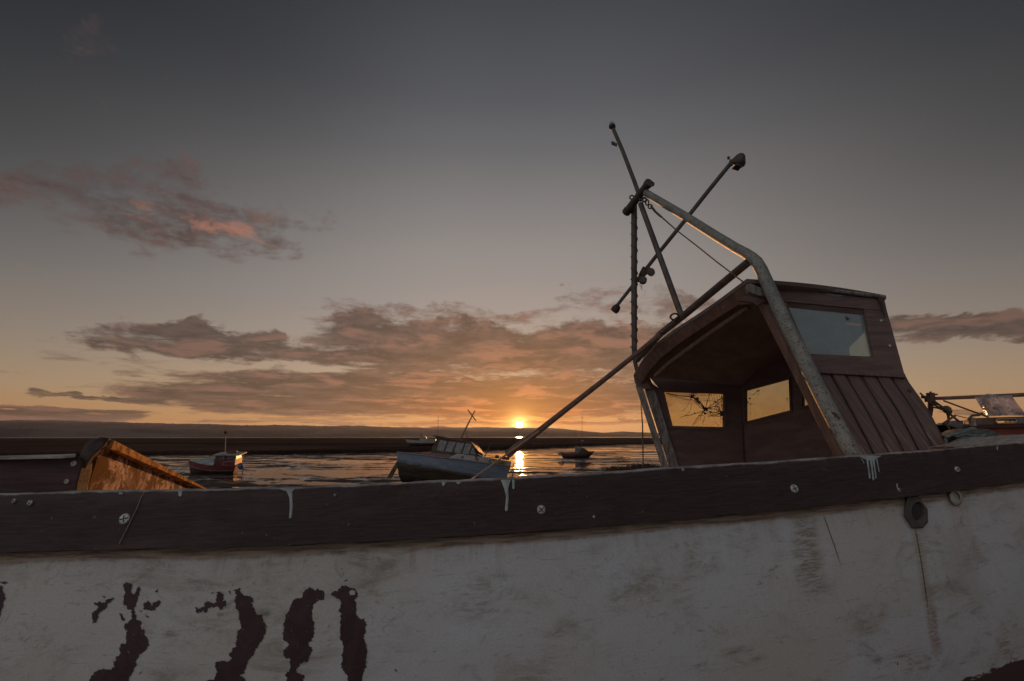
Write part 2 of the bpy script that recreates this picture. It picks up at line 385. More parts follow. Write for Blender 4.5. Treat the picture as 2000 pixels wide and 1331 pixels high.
def _wat(n, p, t):
    g = n.n('ShaderNodeNewGeometry').outputs['Position']
    p.inputs['Base Color'].default_value = (0.02, 0.018, 0.016, 1); p.inputs['Roughness'].default_value = 0.06; p.inputs['IOR'].default_value = 1.333
    b = n.n('ShaderNodeBump'); b.inputs['Strength'].default_value = 0.035; b.inputs['Distance'].default_value = 0.02
    n.put(b.inputs['Height'], n.noise(n.vm('MULTIPLY', g, (1.0, 2.5, 1)), 2.2, 5, 0.6, 0.2)); t.links.new(b.outputs[0], p.inputs['Normal'])
M['water'] = envmat('still_shallow_water', _wat)
def _marsh(n, p, t):
    g = n.n('ShaderNodeNewGeometry').outputs['Position']
    f = n.noise(n.vm('MULTIPLY', g, (0.02, 0.035, 1)), 1.0, 8, 0.65, 0.4)
    h = n.noise(n.vm('MULTIPLY', g, (1.5, 1.5, 3)), 1.0, 6, 0.7)
    c = n.mix(n.mr(f, 0.4, 0.62), (0.046, 0.032, 0.028, 1), (0.100, 0.062, 0.047, 1))
    n.put(p.inputs['Base Color'], n.mix(n.mr(h, 0.35, 0.65), n.mix(1.0, c, (0.55, 0.55, 0.55, 1), 'MULTIPLY'), c))
    p.inputs['Roughness'].default_value = 1.0; p.inputs['Specular IOR Level'].default_value = 0.0
M['marsh'] = envmat('brown_salt_marsh_grass', _marsh)
def _hill(n, p, t):
    g = n.n('ShaderNodeNewGeometry').outputs['Position']
    f = n.noise(n.vm('MULTIPLY', g, (0.0016, 0.0016, 0.011)), 1.0, 9, 0.68, 0.3)
    n.put(p.inputs['Base Color'], n.mix(n.mr(f, 0.42, 0.6), (0.022, 0.022, 0.026, 1), (0.085, 0.075, 0.075, 1)))
    p.inputs['Roughness'].default_value = 0.95; p.inputs['Specular IOR Level'].default_value = 0.05
M['hill'] = envmat('wooded_hillside', _hill)

# ---- mud: one polar sheet, fine in front of the boat
r1 = np.geomspace(2.2, 14, 60, endpoint=False); r2 = np.geomspace(14, 190, 470, endpoint=False); r3 = np.geomspace(190, 1300, 24)
rr = np.concatenate([[0.02, 0.8], r1, r2, r3])
th = np.radians(np.concatenate([np.linspace(-58, 58, 900), np.linspace(62, 298, 50)]))
TH, RR = np.meshgrid(th, rr, indexing='ij')
X = RR * np.sin(TH); Yg = RR * np.cos(TH)
def mudz(X, Yg):
    wx = X + 5 * (fbm(X / 14, Yg / 14, 3, 5) - 0.5); wy = Yg + 5 * (fbm(X / 14, Yg / 14, 3, 9) - 0.5)
    a = fbm(wx / 15 + wy / 60, wy / 7.5, 5, 1, 0.52)         # broad bars
    b = 1 - np.abs(2 * fbm(wx / 4.5 + wy / 14, wy / 2.1, 4, 3) - 1)          # ridges and runnels
    c = fbm(X / 0.7, Yg / 0.5, 3, 12)
    e = 1 - np.abs(2 * fbm(wx / 2.6 + wy / 9, wy / 0.9, 4, 16) - 1)
    z = (a - 0.5) * 0.38 + (b - 0.80) * 0.24 + (e - 0.75) * 0.13 + (c - 0.5) * 0.035 + 0.050
    rd = np.hypot(X, Yg); z = (z - 0.012) * np.clip(1.15 - (rd - 20) / 60, 0.30, 1.0) + 0.004
    # the creek that runs from behind the white hull to the left, and its bank on the right
    return z
Z = mudz(X, Yg)
near = np.clip((RR - 7) / 6, 0, 1)
Z = Z * near + 0.10 * (1 - near)
far = np.clip((RR - 200) / 150, 0, 1); Z = Z * (1 - far) - 0.10 * far
og = bigmesh('ground', np.stack([X, Yg, Z], -1).reshape(-1, 3), gridfaces(len(th), len(rr), True)[:, ::-1], M['mud'])
tag(og, 'wet dark brown tidal mud with ridges and runnels', None, None, 'structure')
# ---- water standing in the runnels, and the estuary beyond the marsh
wb = MB()
ang = np.linspace(-math.pi, math.pi, 73)[:-1]
for k in range(72):
    a0, a1 = ang[k], ang[k] + 2 * math.pi / 72
    f = lambda r, a: (r * math.sin(a), r * math.cos(a), 0.0)
    for ra, rb in ((0.5, 40), (40, 400), (400, 5200)):
        wb.add([f(ra, a0), f(rb, a0), f(rb, a1), f(ra, a1)], [(0, 1, 2, 3)])
ow = wb.build('water', M['water']); tag(ow, 'shallow water lying in the runnels of the mudflat and the far estuary', None, None, 'structure')
# ---- salt marsh shelf
def edge_r(azd):
    pts = [(-60, 74), (-40, 74), (-25, 70), (-12, 72), (-4, 80), (2, 92), (8, 112), (14, 145), (20, 170), (40, 180), (60, 190)]
    return np.interp(azd, [p[0] for p in pts], [p[1] for p in pts])
thm = np.linspace(-62, 62, 1700)
q = np.array([0, .0008, .002, .005, .012, .025, .05, .09, .15, .23, .33, .45, .6, .8, 1.0])
q = np.concatenate([[0], np.geomspace(0.0006, 1, 46)])
er = edge_r(thm) * (1 + 0.10 * (fbm(thm / 3.2, thm * 0, 5, 4) - 0.5) + 0.03 * (fbm(thm * 3, thm * 0 + 3, 4, 6) - 0.5))
TM, Q = np.meshgrid(np.radians(thm), q, indexing='ij')
RM = er[:, None] + Q * (930 - er[:, None])
XM = RM * np.sin(TM); YM = RM * np.cos(TM)
ZM = 0.33 + 0.10 * (fbm(XM / 2.2, YM / 2.2, 4, 21) - 0.4) * (Q < .003) + 0.10 * (fbm(XM / 60, YM / 160, 3, 31) - 0.5)
ZM[:, 0] = -0.35
ZM[:, -1] = -0.3
om = bigmesh('salt_marsh', np.stack([XM, YM, ZM], -1).reshape(-1, 3), gridfaces(len(thm), len(q))[:, ::-1], M['marsh'], smooth=False)
tag(om, 'dark brown salt marsh shelf between the mudflat and the estuary', None, None, 'structure')
# tussocks along the edge of the marsh
V = []; F = []
for k in range(5200):
    a = random.uniform(-50, 50); r0 = float(np.interp(a, thm, er)) * random.uniform(0.985, 1.03)
    x0, y0 = r0 * math.sin(R(a)), r0 * math.cos(R(a)); s = r0 / 75
    for j in range(3):
        b = len(V); hh = random.uniform(0.12, 0.42) * (0.6 + 0.4 * s); ww = random.uniform(0.04, 0.10) * s
        x = x0 + random.gauss(0, .25) * s; y = y0 + random.gauss(0, .3); lx = random.gauss(0, .08)
        V += [(x - ww, y, 0.05), (x + ww, y, 0.05), (x + lx, y + random.gauss(0, .05), 0.2 + hh)]; F.append((b, b + 1, b + 2))
og2 = bigmesh('marsh_grass', V, F, M['marsh'], smooth=False); tag(og2, 'ragged tussocks of grass along the marsh edge', 'grass', None, 'stuff')
# grass in the near mud, to the left of the wheelhouse posts
V = []; F = []
def clump(px, py, n, hgt, wid, sx=1.0):
    slope = (py - HORY) / FPX
    Yc = CAMZ / slope * 0.985; c = P(px, py, Yc)
    for j in range(n):
        b = len(V); x = c.x + random.gauss(0, wid * sx); y = c.y + random.gauss(0, wid * .6); h_ = random.uniform(.4, 1) * hgt
        lx = random.gauss(0, .25) * h_; ly = random.gauss(0, .25) * h_; ww = 0.010 * Yc / 20 + .004
        V.extend([(x - ww, y, 0.0), (x + ww, y, 0.0), (x + lx * .5 + ww * .6, y + ly * .5, h_ * .6), (x + lx * .5 - ww * .6, y + ly * .5, h_ * .6)]); F.append((b, b + 1, b + 2, b + 3))
        b = len(V); V.extend([(x + lx * .5 - ww * .6, y + ly * .5, h_ * .6), (x + lx * .5 + ww * .6, y + ly * .5, h_ * .6), (x + lx * 1.1, y + ly, h_), (x + lx, y + ly, h_)]); F.append((b, b + 1, b + 2, b + 3))
for px in range(1196, 1300, 7): clump(px + random.uniform(-3, 3), 914 - (px - 1196) * 0.03 + random.uniform(-3, 4), 70, 0.34, 0.30)
for px, py in ((1075, 926), (1082, 924), (1062, 929)): clump(px, py, 40, 0.2, 0.14)
og3 = bigmesh('mud_grass', V, F, M['marsh'], smooth=False); tag(og3, 'clumps of short dark grass growing in the mud behind the hull', 'grass', None, 'stuff')
# ---- hills across the estuary: a ridge with depth, and a second one behind
def ridge(name, prof, r0, depth, seed, lab, amp):
    a = np.linspace(-64, 64, 1800); n = 26
    pa = [PD(p, HORY)[0] for p, _ in prof]
    ph = [math.tan(math.atan((HORY - y) / math.hypot(FPX, abs(p - CX)) )) for p, y in prof]
    H = np.interp(a, pa, ph) * (r0 + depth * 0.55)
    H = H * (1 + amp * (fbm(a / 2.0, a * 0, 6, seed, 0.6) - 0.5) + 0.07 * (fbm(a * 4.0, a * 0 + 5, 3, seed, 0.7) - 0.5))
    A, S = np.meshgrid(np.radians(a), np.linspace(0, 1, n), indexing='ij')
    RR_ = r0 + S * depth; Xh = RR_ * np.sin(A); Yh = RR_ * np.cos(A)
    shape = np.sin(np.clip(S / 0.55, 0, 1) * math.pi / 2) ** 0.9 * (1 - 0.5 * np.clip((S - 0.55) / 0.45, 0, 1) ** 2)
    Zh = H[:, None] * shape * (1 + 0.25 * (fbm(Xh / 500, Yh / 500, 5, seed + 3) - 0.5) * np.sin(S * math.pi)) - 3
    o = bigmesh(name, np.stack([Xh, Yh, Zh], -1).reshape(-1, 3), gridfaces(len(a), n)[:, ::-1], M['hill'])
    return tag(o, lab, None, None, 'structure')
ridge('hills', [(-900, 818), (0, 822), (200, 824), (430, 829), (560, 832), (700, 833), (790, 836), (860, 839), (930, 841), (1000, 838), (1080, 840), (1130, 843), (1180, 845), (1215, 842), (1290, 846), (1500, 842), (2000, 838), (3000, 836)], 5200, 2600, 2, 'low hills along the far shore of the estuary', 0.10)
ridge('distant_hills', [(-900, 830), (700, 836), (860, 834), (930, 835.5), (1000, 836), (1060, 836), (1110, 839), (1180, 846), (1500, 846), (3000, 846)], 9500, 2600, 7, 'faint second ridge beyond the near hills below the sun', 0.08)
# ---- air between the boats and the far shore
hz = bpy.data.materials.new('sea_air'); hz.use_nodes = True; t = hz.node_tree; t.nodes.clear()
pv = t.nodes.new('ShaderNodeVolumePrincipled'); oo = t.nodes.new('ShaderNodeOutputMaterial'); t.links.new(pv.outputs[0], oo.inputs['Volume'])
pv.inputs['Color'].default_value = (0.60, 0.72, 1.0, 1); pv.inputs['Density'].default_value = 2.7e-5; pv.inputs['Anisotropy'].default_value = 0.45
hb = MB(); hb.box((0, 0, 123.5), (26000, 26000, 254)); oh = hb.build('haze', hz); tag(oh, None, None, None, 'stuff')
# ================================================================== THE NEAR BOAT
HEEL = R(13)
ACR = Vector((0, math.cos(HEEL), -math.sin(HEEL))); DWN = Vector((0, -math.sin(HEEL), -math.cos(HEEL)))
_pts = [(-60, 967, 1.46), (0, 966, 1.46), (200, 961, 1.46), (310, 958.5, 1.462), (600, 952, 1.47), (700, 947.5, 1.48), (920, 938.5, 1.51), (1100, 929.5, 1.55), (1300, 916, 1.62), (1500, 904, 1.71), (1600, 896.5, 1.765), (1700, 889, 1.83), (1800, 882, 1.92), (1850, 877.5, 1.97), (1950, 868.5, 2.10), (2000, 865, 2.18)]
_w = [P(*p) for p in _pts]
_xs = [-4.2, -3.2, -2.3] + [v.x for v in _w] + [3.0, 3.7, 4.6, 5.4]
_ys = [1.60, 1.51, 1.47] + [v.y for v in _w] + [2.62, 3.02, 3.5, 3.85]
_zs = [2.05, 2.02, 2.015] + [v.z for v in _w] + [2.20, 2.25, 2.34, 2.44]
def cspline(xs, ys):
    n = len(xs); h = np.diff(xs); A = np.zeros((n, n)); r = np.zeros(n); A[0, 0] = A[-1, -1] = 1
    for i in range(1, n - 1):
        A[i, i - 1] = h[i - 1]; A[i, i] = 2 * (h[i - 1] + h[i]); A[i, i + 1] = h[i]
        r[i] = 6 * ((ys[i + 1] - ys[i]) / h[i] - (ys[i] - ys[i - 1]) / h[i - 1])
    m = np.linalg.solve(A, r); xs = np.array(xs); ys = np.array(ys)
    def f(x):
        x = np.asarray(x, float); i = np.clip(np.searchsorted(xs, x) - 1, 0, n - 2); a = xs[i + 1] - x; b = x - xs[i]
        return (m[i] * a ** 3 + m[i + 1] * b ** 3) / (6 * h[i]) + (ys[i] / h[i] - m[i] * h[i] / 6) * a + (ys[i + 1] / h[i] - m[i + 1] * h[i] / 6) * b
    return f
YT = cspline(_xs, _ys); ZT = cspline(_xs, _zs)
BEAM = lambda x: np.interp(x, [-4.2, -3, 0, 2.4, 3.6, 4.6, 5.35], [2.5, 3.1, 3.5, 3.2, 2.3, 1.2, 0.08])
_ad = [(0, 0), (.2, -.006), (.45, -.004), (.62, .02), (.8, .075), (1.0, .20), (1.2, .42), (1.4, .75), (1.55, 1.15), (1.66, 1.75)]
AOFF = cspline([p[0] for p in _ad], [p[1] for p in _ad])
def hullpt(x, d, lift=0.0):
    """outer skin of the near side: x along the boat, d metres below the rail"""
    a = AOFF(d) * BEAM(x) / 3.5
    dd = d * (1 + 0.0 * x)
    y = YT(x) + a * ACR.y + dd * DWN.y - lift; z = ZT(x) + a * ACR.z + dd * DWN.z
    return y, z
def px2hull(px, py, lift=0.0):
    px = np.asarray(px, float); py = np.asarray(py, float)
    u = (px - CX) / FPX; v = (CY - py) / FPX; dy = CP - v * SP; dz = SP + v * CP
    Y = np.full(px.shape, 1.5); d = np.zeros(px.shape)
    for _ in range(40):
        x = u * Y / dy; z = CAMZ + dz * Y / dy
        a = AOFF(d) * BEAM(x) / 3.5
        d = 0.5 * d + 0.5 * np.clip((z - ZT(x) - a * ACR.z) / DWN.z, -0.2, 1.5)
        Y = hullpt(x, d, lift)[0]
    return x, d
boat = empty('fishing_boat', (0.2, 3.0, 0.3), 'big weathered white fishing boat in the foreground with brown wheelhouse and pipe frame', 'fishing boat')
STRH = 0.157
# ---- hull
nx, ndn = 520, 90
xs = np.linspace(-4.2, 5.35, nx); ds = np.linspace(0.0, 1.66, ndn)
XX, DD = np.meshgrid(xs, ds, indexing='ij')
Yh, Zh = hullpt(XX, DD)
fair = 0.0022 * (fbm(XX * 2.2, DD * 3, 3, 40) - 0.5) * 2
Yh = Yh + fair
nearside = np.stack([XX, Yh, Zh], -1)
G = np.stack([xs, YT(xs), ZT(xs)], -1); Bm = BEAM(xs)
acr = np.array(ACR)
mir = nearside[:, ::6][:, ::-1]
# far side: mirror each section across the boat's middle plane
mid = G + acr * (Bm / 2)[:, None]
rel = mir - mid[:, None, :]
ac = (rel @ acr)[..., None] * acr
farside = mir - 2 * ac
sec = np.concatenate([nearside, farside], 1); ns = sec.shape[1]
dcol = np.concatenate([DD, DD[:, ::6][:, ::-1]], 1)
side = np.concatenate([np.ones_like(DD), np.zeros_like(DD[:, ::6])], 1)
xb, db = px2hull([1880, 2000, 1700, 1000, 0], [1331, 1286, 1385, 1500, 1560])
o_ = np.argsort(xb)
bootd = np.interp(sec[..., 0], np.array(xb)[o_], np.array(db)[o_])
def _hull(n, p, t):
    oc = n.n('ShaderNodeTexCoord').outputs['Object']
    def at(nm):
        a = n.n('ShaderNodeAttribute'); a.attribute_name = nm; return a.outputs['Fac']
    X_, D_, B_ = at('along'), at('below'), at('boot')
    uv = n.comb(X_, D_, 0.0)
    base = n.mix(n.mr(n.noise(uv, 1.3, 6, 0.6, 0.3), 0.38, 0.62), (0.55, 0.555, 0.575, 1), (0.52, 0.49, 0.46, 1))
    # yellow-brown grime in brushed patches
    g1_ = n.noise(n.vm('MULTIPLY', uv, (3.0, 9.0, 1)), 1.6, 9, 0.72, 0.8); g2_ = n.noise(uv, 2.3, 5, 0.6, 0.4)
    grime = n.m('MULTIPLY', n.mr(g1_, 0.46, 0.66), n.mr(g2_, 0.44, 0.62))
    base = n.mix(n.m('MULTIPLY', grime, 0.75), base, (0.23, 0.195, 0.14, 1))
    brown = n.mr(n.noise(n.vm('ADD', uv, (4, 4, 0)), 1.7, 5, 0.6, 0.4), 0.55, 0.70)
    base = n.mix(n.m('MULTIPLY', brown, 0.35), base, (0.33, 0.25, 0.20, 1))
    # fine scratches and pinholes
    sc_ = n.noise(n.vm('MULTIPLY', uv, (6.0, 60.0, 1)), 2.0, 6, 0.7, 0.6)
    base = n.mix(n.m('MULTIPLY', n.mr(sc_, 0.58, 0.68), 0.34), base, (0.12, 0.09, 0.07, 1))
    sp_ = n.noise(uv, 42.0, 4, 0.6)
    base = n.mix(n.mr(sp_, 0.70, 0.73), base, (0.06, 0.04, 0.035, 1))
    fl = n.noise(n.vm('ADD', uv, (9, 2, 0)), 13.0, 8, 0.75, 1.2)
    flk = n.m('MULTIPLY', n.mr(fl, 0.63, 0.65), n.mr(g2_, 0.5, 0.62))
    base = n.mix(n.m('MULTIPLY', flk, 0.55), base, (0.17, 0.14, 0.11, 1))
    gr_ = n.noise(n.vm('MULTIPLY', uv, (1.0, 1.6, 1)), 120.0, 5, 0.75)
    base = n.mix(n.mr(gr_, 0.35, 0.65, 0.30, 0.0), base, n.mix(1.0, base, (0.58, 0.55, 0.50, 1), 'MULTIPLY'))
    m1_ = n.noise(n.vm('ADD', uv, (7, 1, 0)), 4.5, 9, 0.78, 0.5)
    base = n.mix(n.mr(m1_, 0.52, 0.70, 0.0, 0.42), base, (0.27, 0.24, 0.195, 1))
    m2_ = n.noise(n.vm('MULTIPLY', n.vm('ADD', uv, (2, 6, 0)), (1.6, 7, 1)), 3.0, 9, 0.8, 0.4)
    base = n.mix(n.m('MULTIPLY', n.mr(m2_, 0.585, 0.63), n.mr(m1_, 0.44, 0.58, 0.15, 0.6)), base, (0.15, 0.12, 0.09, 1))
    c1_ = n.noise(n.vm('ADD', uv, (3, 5, 0)), 24.0, 10, 0.8, 0.9)
    c2_ = n.noise(n.vm('ADD', uv, (1, 8, 0)), 1.9, 5, 0.6, 0.5)
    chp = n.m('MULTIPLY', n.mr(c1_, 0.60, 0.612), n.mr(c2_, 0.50, 0.60))
    base = n.mix(n.m('MULTIPLY', chp, 0.65), base, (0.30, 0.27, 0.235, 1))
    rimm = n.m('MULTIPLY', n.m('MULTIPLY', n.mr(c1_, 0.592, 0.600), n.mr(c1_, 0.612, 0.602)), n.mr(c2_, 0.50, 0.60))
    base = n.mix(n.m('MULTIPLY', rimm, 0.6), base, (0.10, 0.08, 0.065, 1))
    # bare bedding strip and rust just under the rubbing strake
    jit = n.m('MULTIPLY', n.m('SUBTRACT', n.noise(n.vm('MULTIPLY', uv, (14, 3, 1)), 1.0, 6, 0.7), 0.5), 0.030)
    dj = n.m('ADD', D_, jit)
    strip = n.mr(dj, STRH + 0.034, STRH + 0.018)
    base = n.mix(strip, base, n.mix(n.mr(n.noise(n.vm('MULTIPLY', uv, (5, 70, 1)), 1.5, 6, 0.7), 0.42, 0.6), (0.36, 0.27, 0.20, 1), (0.17, 0.115, 0.08, 1)))
    st2 = n.m('MULTIPLY', n.mr(dj, STRH + 0.12, STRH + 0.02), n.mr(n.noise(n.vm('MULTIPLY', uv, (22, 2.2, 1)), 1.0, 5, 0.65, 0.3), 0.50, 0.68))
    base = n.mix(n.m('MULTIPLY', st2, 0.45), base, (0.30, 0.19, 0.12, 1))
    # shaped stains, each at its own place on the planking
    def stain(px0, py0, px1, py1, w, c, k, nz=0.5, sx=8, sy=3):
        lo_ = 0.9 if w < 5 else 0.25
        nonlocal base
        xa, da = px2hull([px0, px1], [py0, py1]); w_ = w / FPX * 1.6
        tt = n.m('DIVIDE', n.m('SUBTRACT', D_, float(da[0])), float(da[1] - da[0]))
        cx_ = n.m('ADD', n.m('MULTIPLY', tt, float(xa[1] - xa[0])), float(xa[0]))
        wob = n.m('MULTIPLY', n.m('SUBTRACT', n.noise(n.vm('MULTIPLY', uv, (2, 6, 1)), 2.0, 4, 0.6), 0.5), w_ * 1.2)
        u_ = n.m('ABSOLUTE', n.m('DIVIDE', n.m('ADD', n.m('SUBTRACT', X_, cx_), wob), w_))
        f_ = n.m('MULTIPLY', n.mr(u_, 1.0, 0.25), n.m('MULTIPLY', n.mr(tt, -0.12, 0.10), n.mr(tt, 1.2, 0.8)))
        q_ = n.m('MULTIPLY', n.mr(n.noise(n.vm('MULTIPLY', uv, (sx, sy, 1)), 3.0, 9, 0.78, 0.5), nz - 0.06, nz + 0.10), n.mr(n.noise(n.vm('MULTIPLY', uv, (10, 60, 1)), 2.5, 6, 0.75), 0.40, 0.56, lo_, 1.0))
        base = n.mix(n.m('MULTIPLY', n.m('MULTIPLY', f_, q_), k), base, c)
    OCH = (0.20, 0.165, 0.10, 1); RUS = (0.16, 0.055, 0.03, 1)
    stain(1565, 1000, 1590, 1160, 42, OCH, 0.85, 0.44, 2, 14)
    stain(1455, 1030, 1446, 1120, 44, OCH, 0.5, 0.50, 4, 7)
    stain(1340, 1060, 1372, 1125, 55, OCH, 0.55, 0.49, 5, 6)
    stain(1785, 1035, 1825, 1250, 20, (0.30, 0.25, 0.18, 1), 0.7, 0.36, 6, 2)
    stain(1788, 1035, 1812, 1185, 3.0, (0.10, 0.06, 0.03, 1), 0.9, 0.25, 6, 2)
    stain(1820, 1190, 1832, 1275, 20, (0.27, 0.16, 0.115, 1), 0.6, 0.40, 5, 6)
    stain(1780, 1272, 1800, 1331, 120, (0.19, 0.09, 0.06, 1), 0.75, 0.54, 2, 9)
    stain(1450, 1262, 1455, 1300, 60, OCH, 0.8, 0.48, 2, 12)
    stain(1965, 1200, 1975, 1320, 46, RUS, 0.8, 0.52, 3, 10)
    stain(1610, 1010, 1640, 1098, 2.2, (0.06, 0.04, 0.035, 1), 0.85, 0.3, 5, 5)
    stain(1905, 1160, 1905, 1170, 0.0 + 30, OCH, 0.5, 0.5, 4, 8)
    stain(940, 1120, 930, 1215, 70, OCH, 0.5, 0.50, 3, 6)
    stain(400, 1210, 395, 1275, 60, OCH, 0.55, 0.50, 3, 6)
    stain(130, 1225, 120, 1290, 60, OCH, 0.5, 0.50, 3, 6)
    stain(1240, 1115, 1235, 1190, 60, OCH, 0.6, 0.49, 3, 6)
    stain(1705, 1180, 1700, 1250, 60, OCH, 0.6, 0.49, 3, 8)
    # antifouling below a worn paint line
    bj = n.m('ADD', B_, n.m('MULTIPLY', n.m('SUBTRACT', n.noise(n.vm('MULTIPLY', uv, (7, 16, 1)), 2.0, 8, 0.75, 0.8), 0.5), 0.075))
    anti = n.mr(bj, -0.002, 0.002)
    base = n.mix(anti, base, (0.085, 0.045, 0.045, 1))
    n.put(p.inputs['Base Color'], base); p.inputs['Specular IOR Level'].default_value = 0.35
    n.put(p.inputs['Roughness'], n.mr(g2_, 0.35, 0.65, 0.42, 0.72))
    bm_ = n.n('ShaderNodeBump'); bm_.inputs['Strength'].default_value = 0.45; bm_.inputs['Distance'].default_value = 0.004
    hh_ = n.m('ADD', n.m('MULTIPLY', n.noise(uv, 30, 8, 0.7), 0.6), n.m('MULTIPLY', n.mr(fl, 0.60, 0.66), -0.7))
    n.put(bm_.inputs['Height'], hh_); t.links.new(bm_.outputs[0], p.inputs['Normal'])
M['hull'] = envmat('peeling_white_hull_paint', _hull)
off = np.array(boat.location)
oh_ = bigmesh('hull', sec.reshape(-1, 3) - off, gridfaces(nx, ns), M['hull'], attrs={'along': sec[..., 0].ravel(), 'below': np.where(side > 0, dcol, 0.9).ravel(), 'boot': (dcol - bootd).ravel()})
oh_.parent = boat
# transom and deck
Y0, Z0 = hullpt(xs[0], ds)
mb = MB(); mb.add([tuple(v) for v in sec[0]], [tuple(range(ns))]); mb.build('transom', M['darkwood'], boat)
mb = MB()
dk = lambda u, v: (lambda x, c: Vector((x, float(YT(x)), float(ZT(x)))) + ACR * (0.03 + c * (float(BEAM(x)) - 0.06)) + DWN * (0.46 - 0.05 * math.sin(c * math.pi)))(-4.18 + u * 9.4, v)
mb.grid(60, 8, dk); mb.build('deck', M['greywood'], boat, smooth=True)
# far rail
mb = MB()
for s_, (w_, h_) in enumerate(((0.08, 0.10),)):
    nst = 90; vs = []; fs = []
    for i in range(nst):
        x = -4.2 + 9.5 * i / (nst - 1); g = Vector((x, float(YT(x)), float(ZT(x)))) + ACR * float(BEAM(x))
        for a, b in ((0.03, -0.01), (-0.06, -0.01), (-0.06, 0.10), (0.03, 0.12)): vs.append(g + ACR * a + DWN * b)
    for i in range(nst - 1):
        for k in range(4): fs.append((i * 4 + k, i * 4 + (k + 1) % 4, i * 4 + 4 + (k + 1) % 4, i * 4 + 4 + k))
    mb.add(vs, fs)
mb.build('far_rail', M['darkwood'], boat)
# ---- rubbing strake (rail) with a worn, slightly ragged edge
PR = 0.034
ring = [(-PR, 0.157), (-PR, 0.118), (-PR, 0.078), (-PR, 0.038), (-PR, 0.008), (-PR + 0.008, 0.0), (-PR + 0.03, -0.001), (0.045, -0.002), (0.052, 0.004), (0.052, 0.05), (0.0, 0.055), (-0.004, 0.157)]
nst = 1500; xs2 = np.linspace(-4.2, 5.35, nst); vs = np.zeros((nst, len(ring), 3))
yt, zt = YT(xs2), ZT(xs2)
for k, (a, b) in enumerate(ring):
    e = 0.0035 * (fbm(xs2 * 9, xs2 * 0 + k * 3.1, 4, 50) - 0.5) * 2
    eb = (0.0035 if k in (0, 4, 5) else 0.0015) * (fbm(xs2 * 14, xs2 * 0 + k, 4, 61) - 0.5) * 2
    if k == 0: eb = eb + 0.003 * (fbm(xs2 * 3, xs2 * 0, 3, 71) - 0.5)
    vs[:, k, 0] = xs2; vs[:, k, 1] = yt + (a + e) * ACR.y + (b + eb) * DWN.y; vs[:, k, 2] = zt + (a + e) * ACR.z + (b + eb) * DWN.z
F_ = []
nr = len(ring)
i = np.arange(nst - 1)[:, None]; j = np.arange(nr)[None, :]; j2 = (j + 1) % nr
F_ = np.stack([i * nr + j, (i + 1) * nr + j, (i + 1) * nr + j2, i * nr + j2], -1).reshape(-1, 4)
def _strake(n, p, t):
    oc = n.n('ShaderNodeTexCoord').outputs['Object']
    at = n.n('ShaderNodeAttribute'); at.attribute_name = 'down'; dn_ = at.outputs['Fac']
    x_ = n.xyz(oc)[0]; uv = n.comb(x_, dn_, 0.0)
    g = n.noise(n.vm('MULTIPLY', uv, (5, 60, 1)), 2.5, 8, 0.75, 0.3)
    b = n.mix(n.mr(g, 0.36, 0.66), (0.040, 0.023, 0.023, 1), (0.066, 0.041, 0.039, 1))
    b = n.mix(n.m('MULTIPLY', n.mr(n.noise(n.vm('MULTIPLY', uv, (1.2, 7, 1)), 1.6, 8, 0.7, 0.4), 0.5, 0.72), 0.5), b, (0.115, 0.080, 0.075, 1))
    b = n.mix(n.m('MULTIPLY', n.mr(n.noise(n.vm('ADD', uv, (5, 3, 0)), 60, 4, 0.6), 0.68, 0.72), 0.5), b, (0.25, 0.22, 0.2, 1))
    chips = n.mr(n.noise(n.vm('MULTIPLY', uv, (9, 22, 1)), 1.6, 8, 0.68, 0.5), 0.685, 0.715)
    b = n.mix(n.m('MULTIPLY', chips, 0.55), b, (0.20, 0.165, 0.15, 1))
    # worn arris: paint rubbed off along the top edge
    wj = n.m('ADD', dn_, n.m('MULTIPLY', n.m('SUBTRACT', n.noise(n.vm('MULTIPLY', uv, (16, 30, 1)), 1.0, 6, 0.7), 0.5), 0.016))
    wear = n.mr(wj, 0.0095, 0.0045)
    b = n.mix(n.m('MULTIPLY', wear, n.mr(n.noise(uv, 7.0, 4, 0.6), 0.35, 0.6, 0.35, 0.95)), b, (0.34, 0.31, 0.29, 1))
    n.put(p.inputs['Base Color'], b); p.inputs['Roughness'].default_value = 0.72; p.inputs['Specular IOR Level'].default_value = 0.3
    bm_ = n.n('ShaderNodeBump'); bm_.inputs['Strength'].default_value = 0.45; bm_.inputs['Distance'].default_value = 0.003
    n.put(bm_.inputs['Height'], n.noise(n.vm('MULTIPLY', uv, (10, 60, 1)), 3.0, 9, 0.75, 0.3)); t.links.new(bm_.outputs[0], p.inputs['Normal'])
M['strake'] = envmat('black_brown_painted_strake', _strake)
strake = bigmesh('rubbing_strake', vs.reshape(-1, 3) - off, F_, M['strake'], attrs={'down': np.tile([b for a, b in ring], nst)})
strake.data.set_sharp_from_angle(angle=R(50)); strake.parent = boat
def on_strake(px, py, lift=0.0):
    """point on the strake's outer face under a photo pixel"""
    Y = 1.45
    for _ in range(12):
        q = P(px, py, Y); d = (q.z - float(ZT(q.x)) + PR * ACR.z) / DWN.z
        Y = float(YT(q.x)) - (PR + lift) * ACR.y + d * DWN.y
    return P(px, py, Y)
NS = Vector((0, -math.cos(HEEL), math.sin(HEEL)))       # outward from the strake face
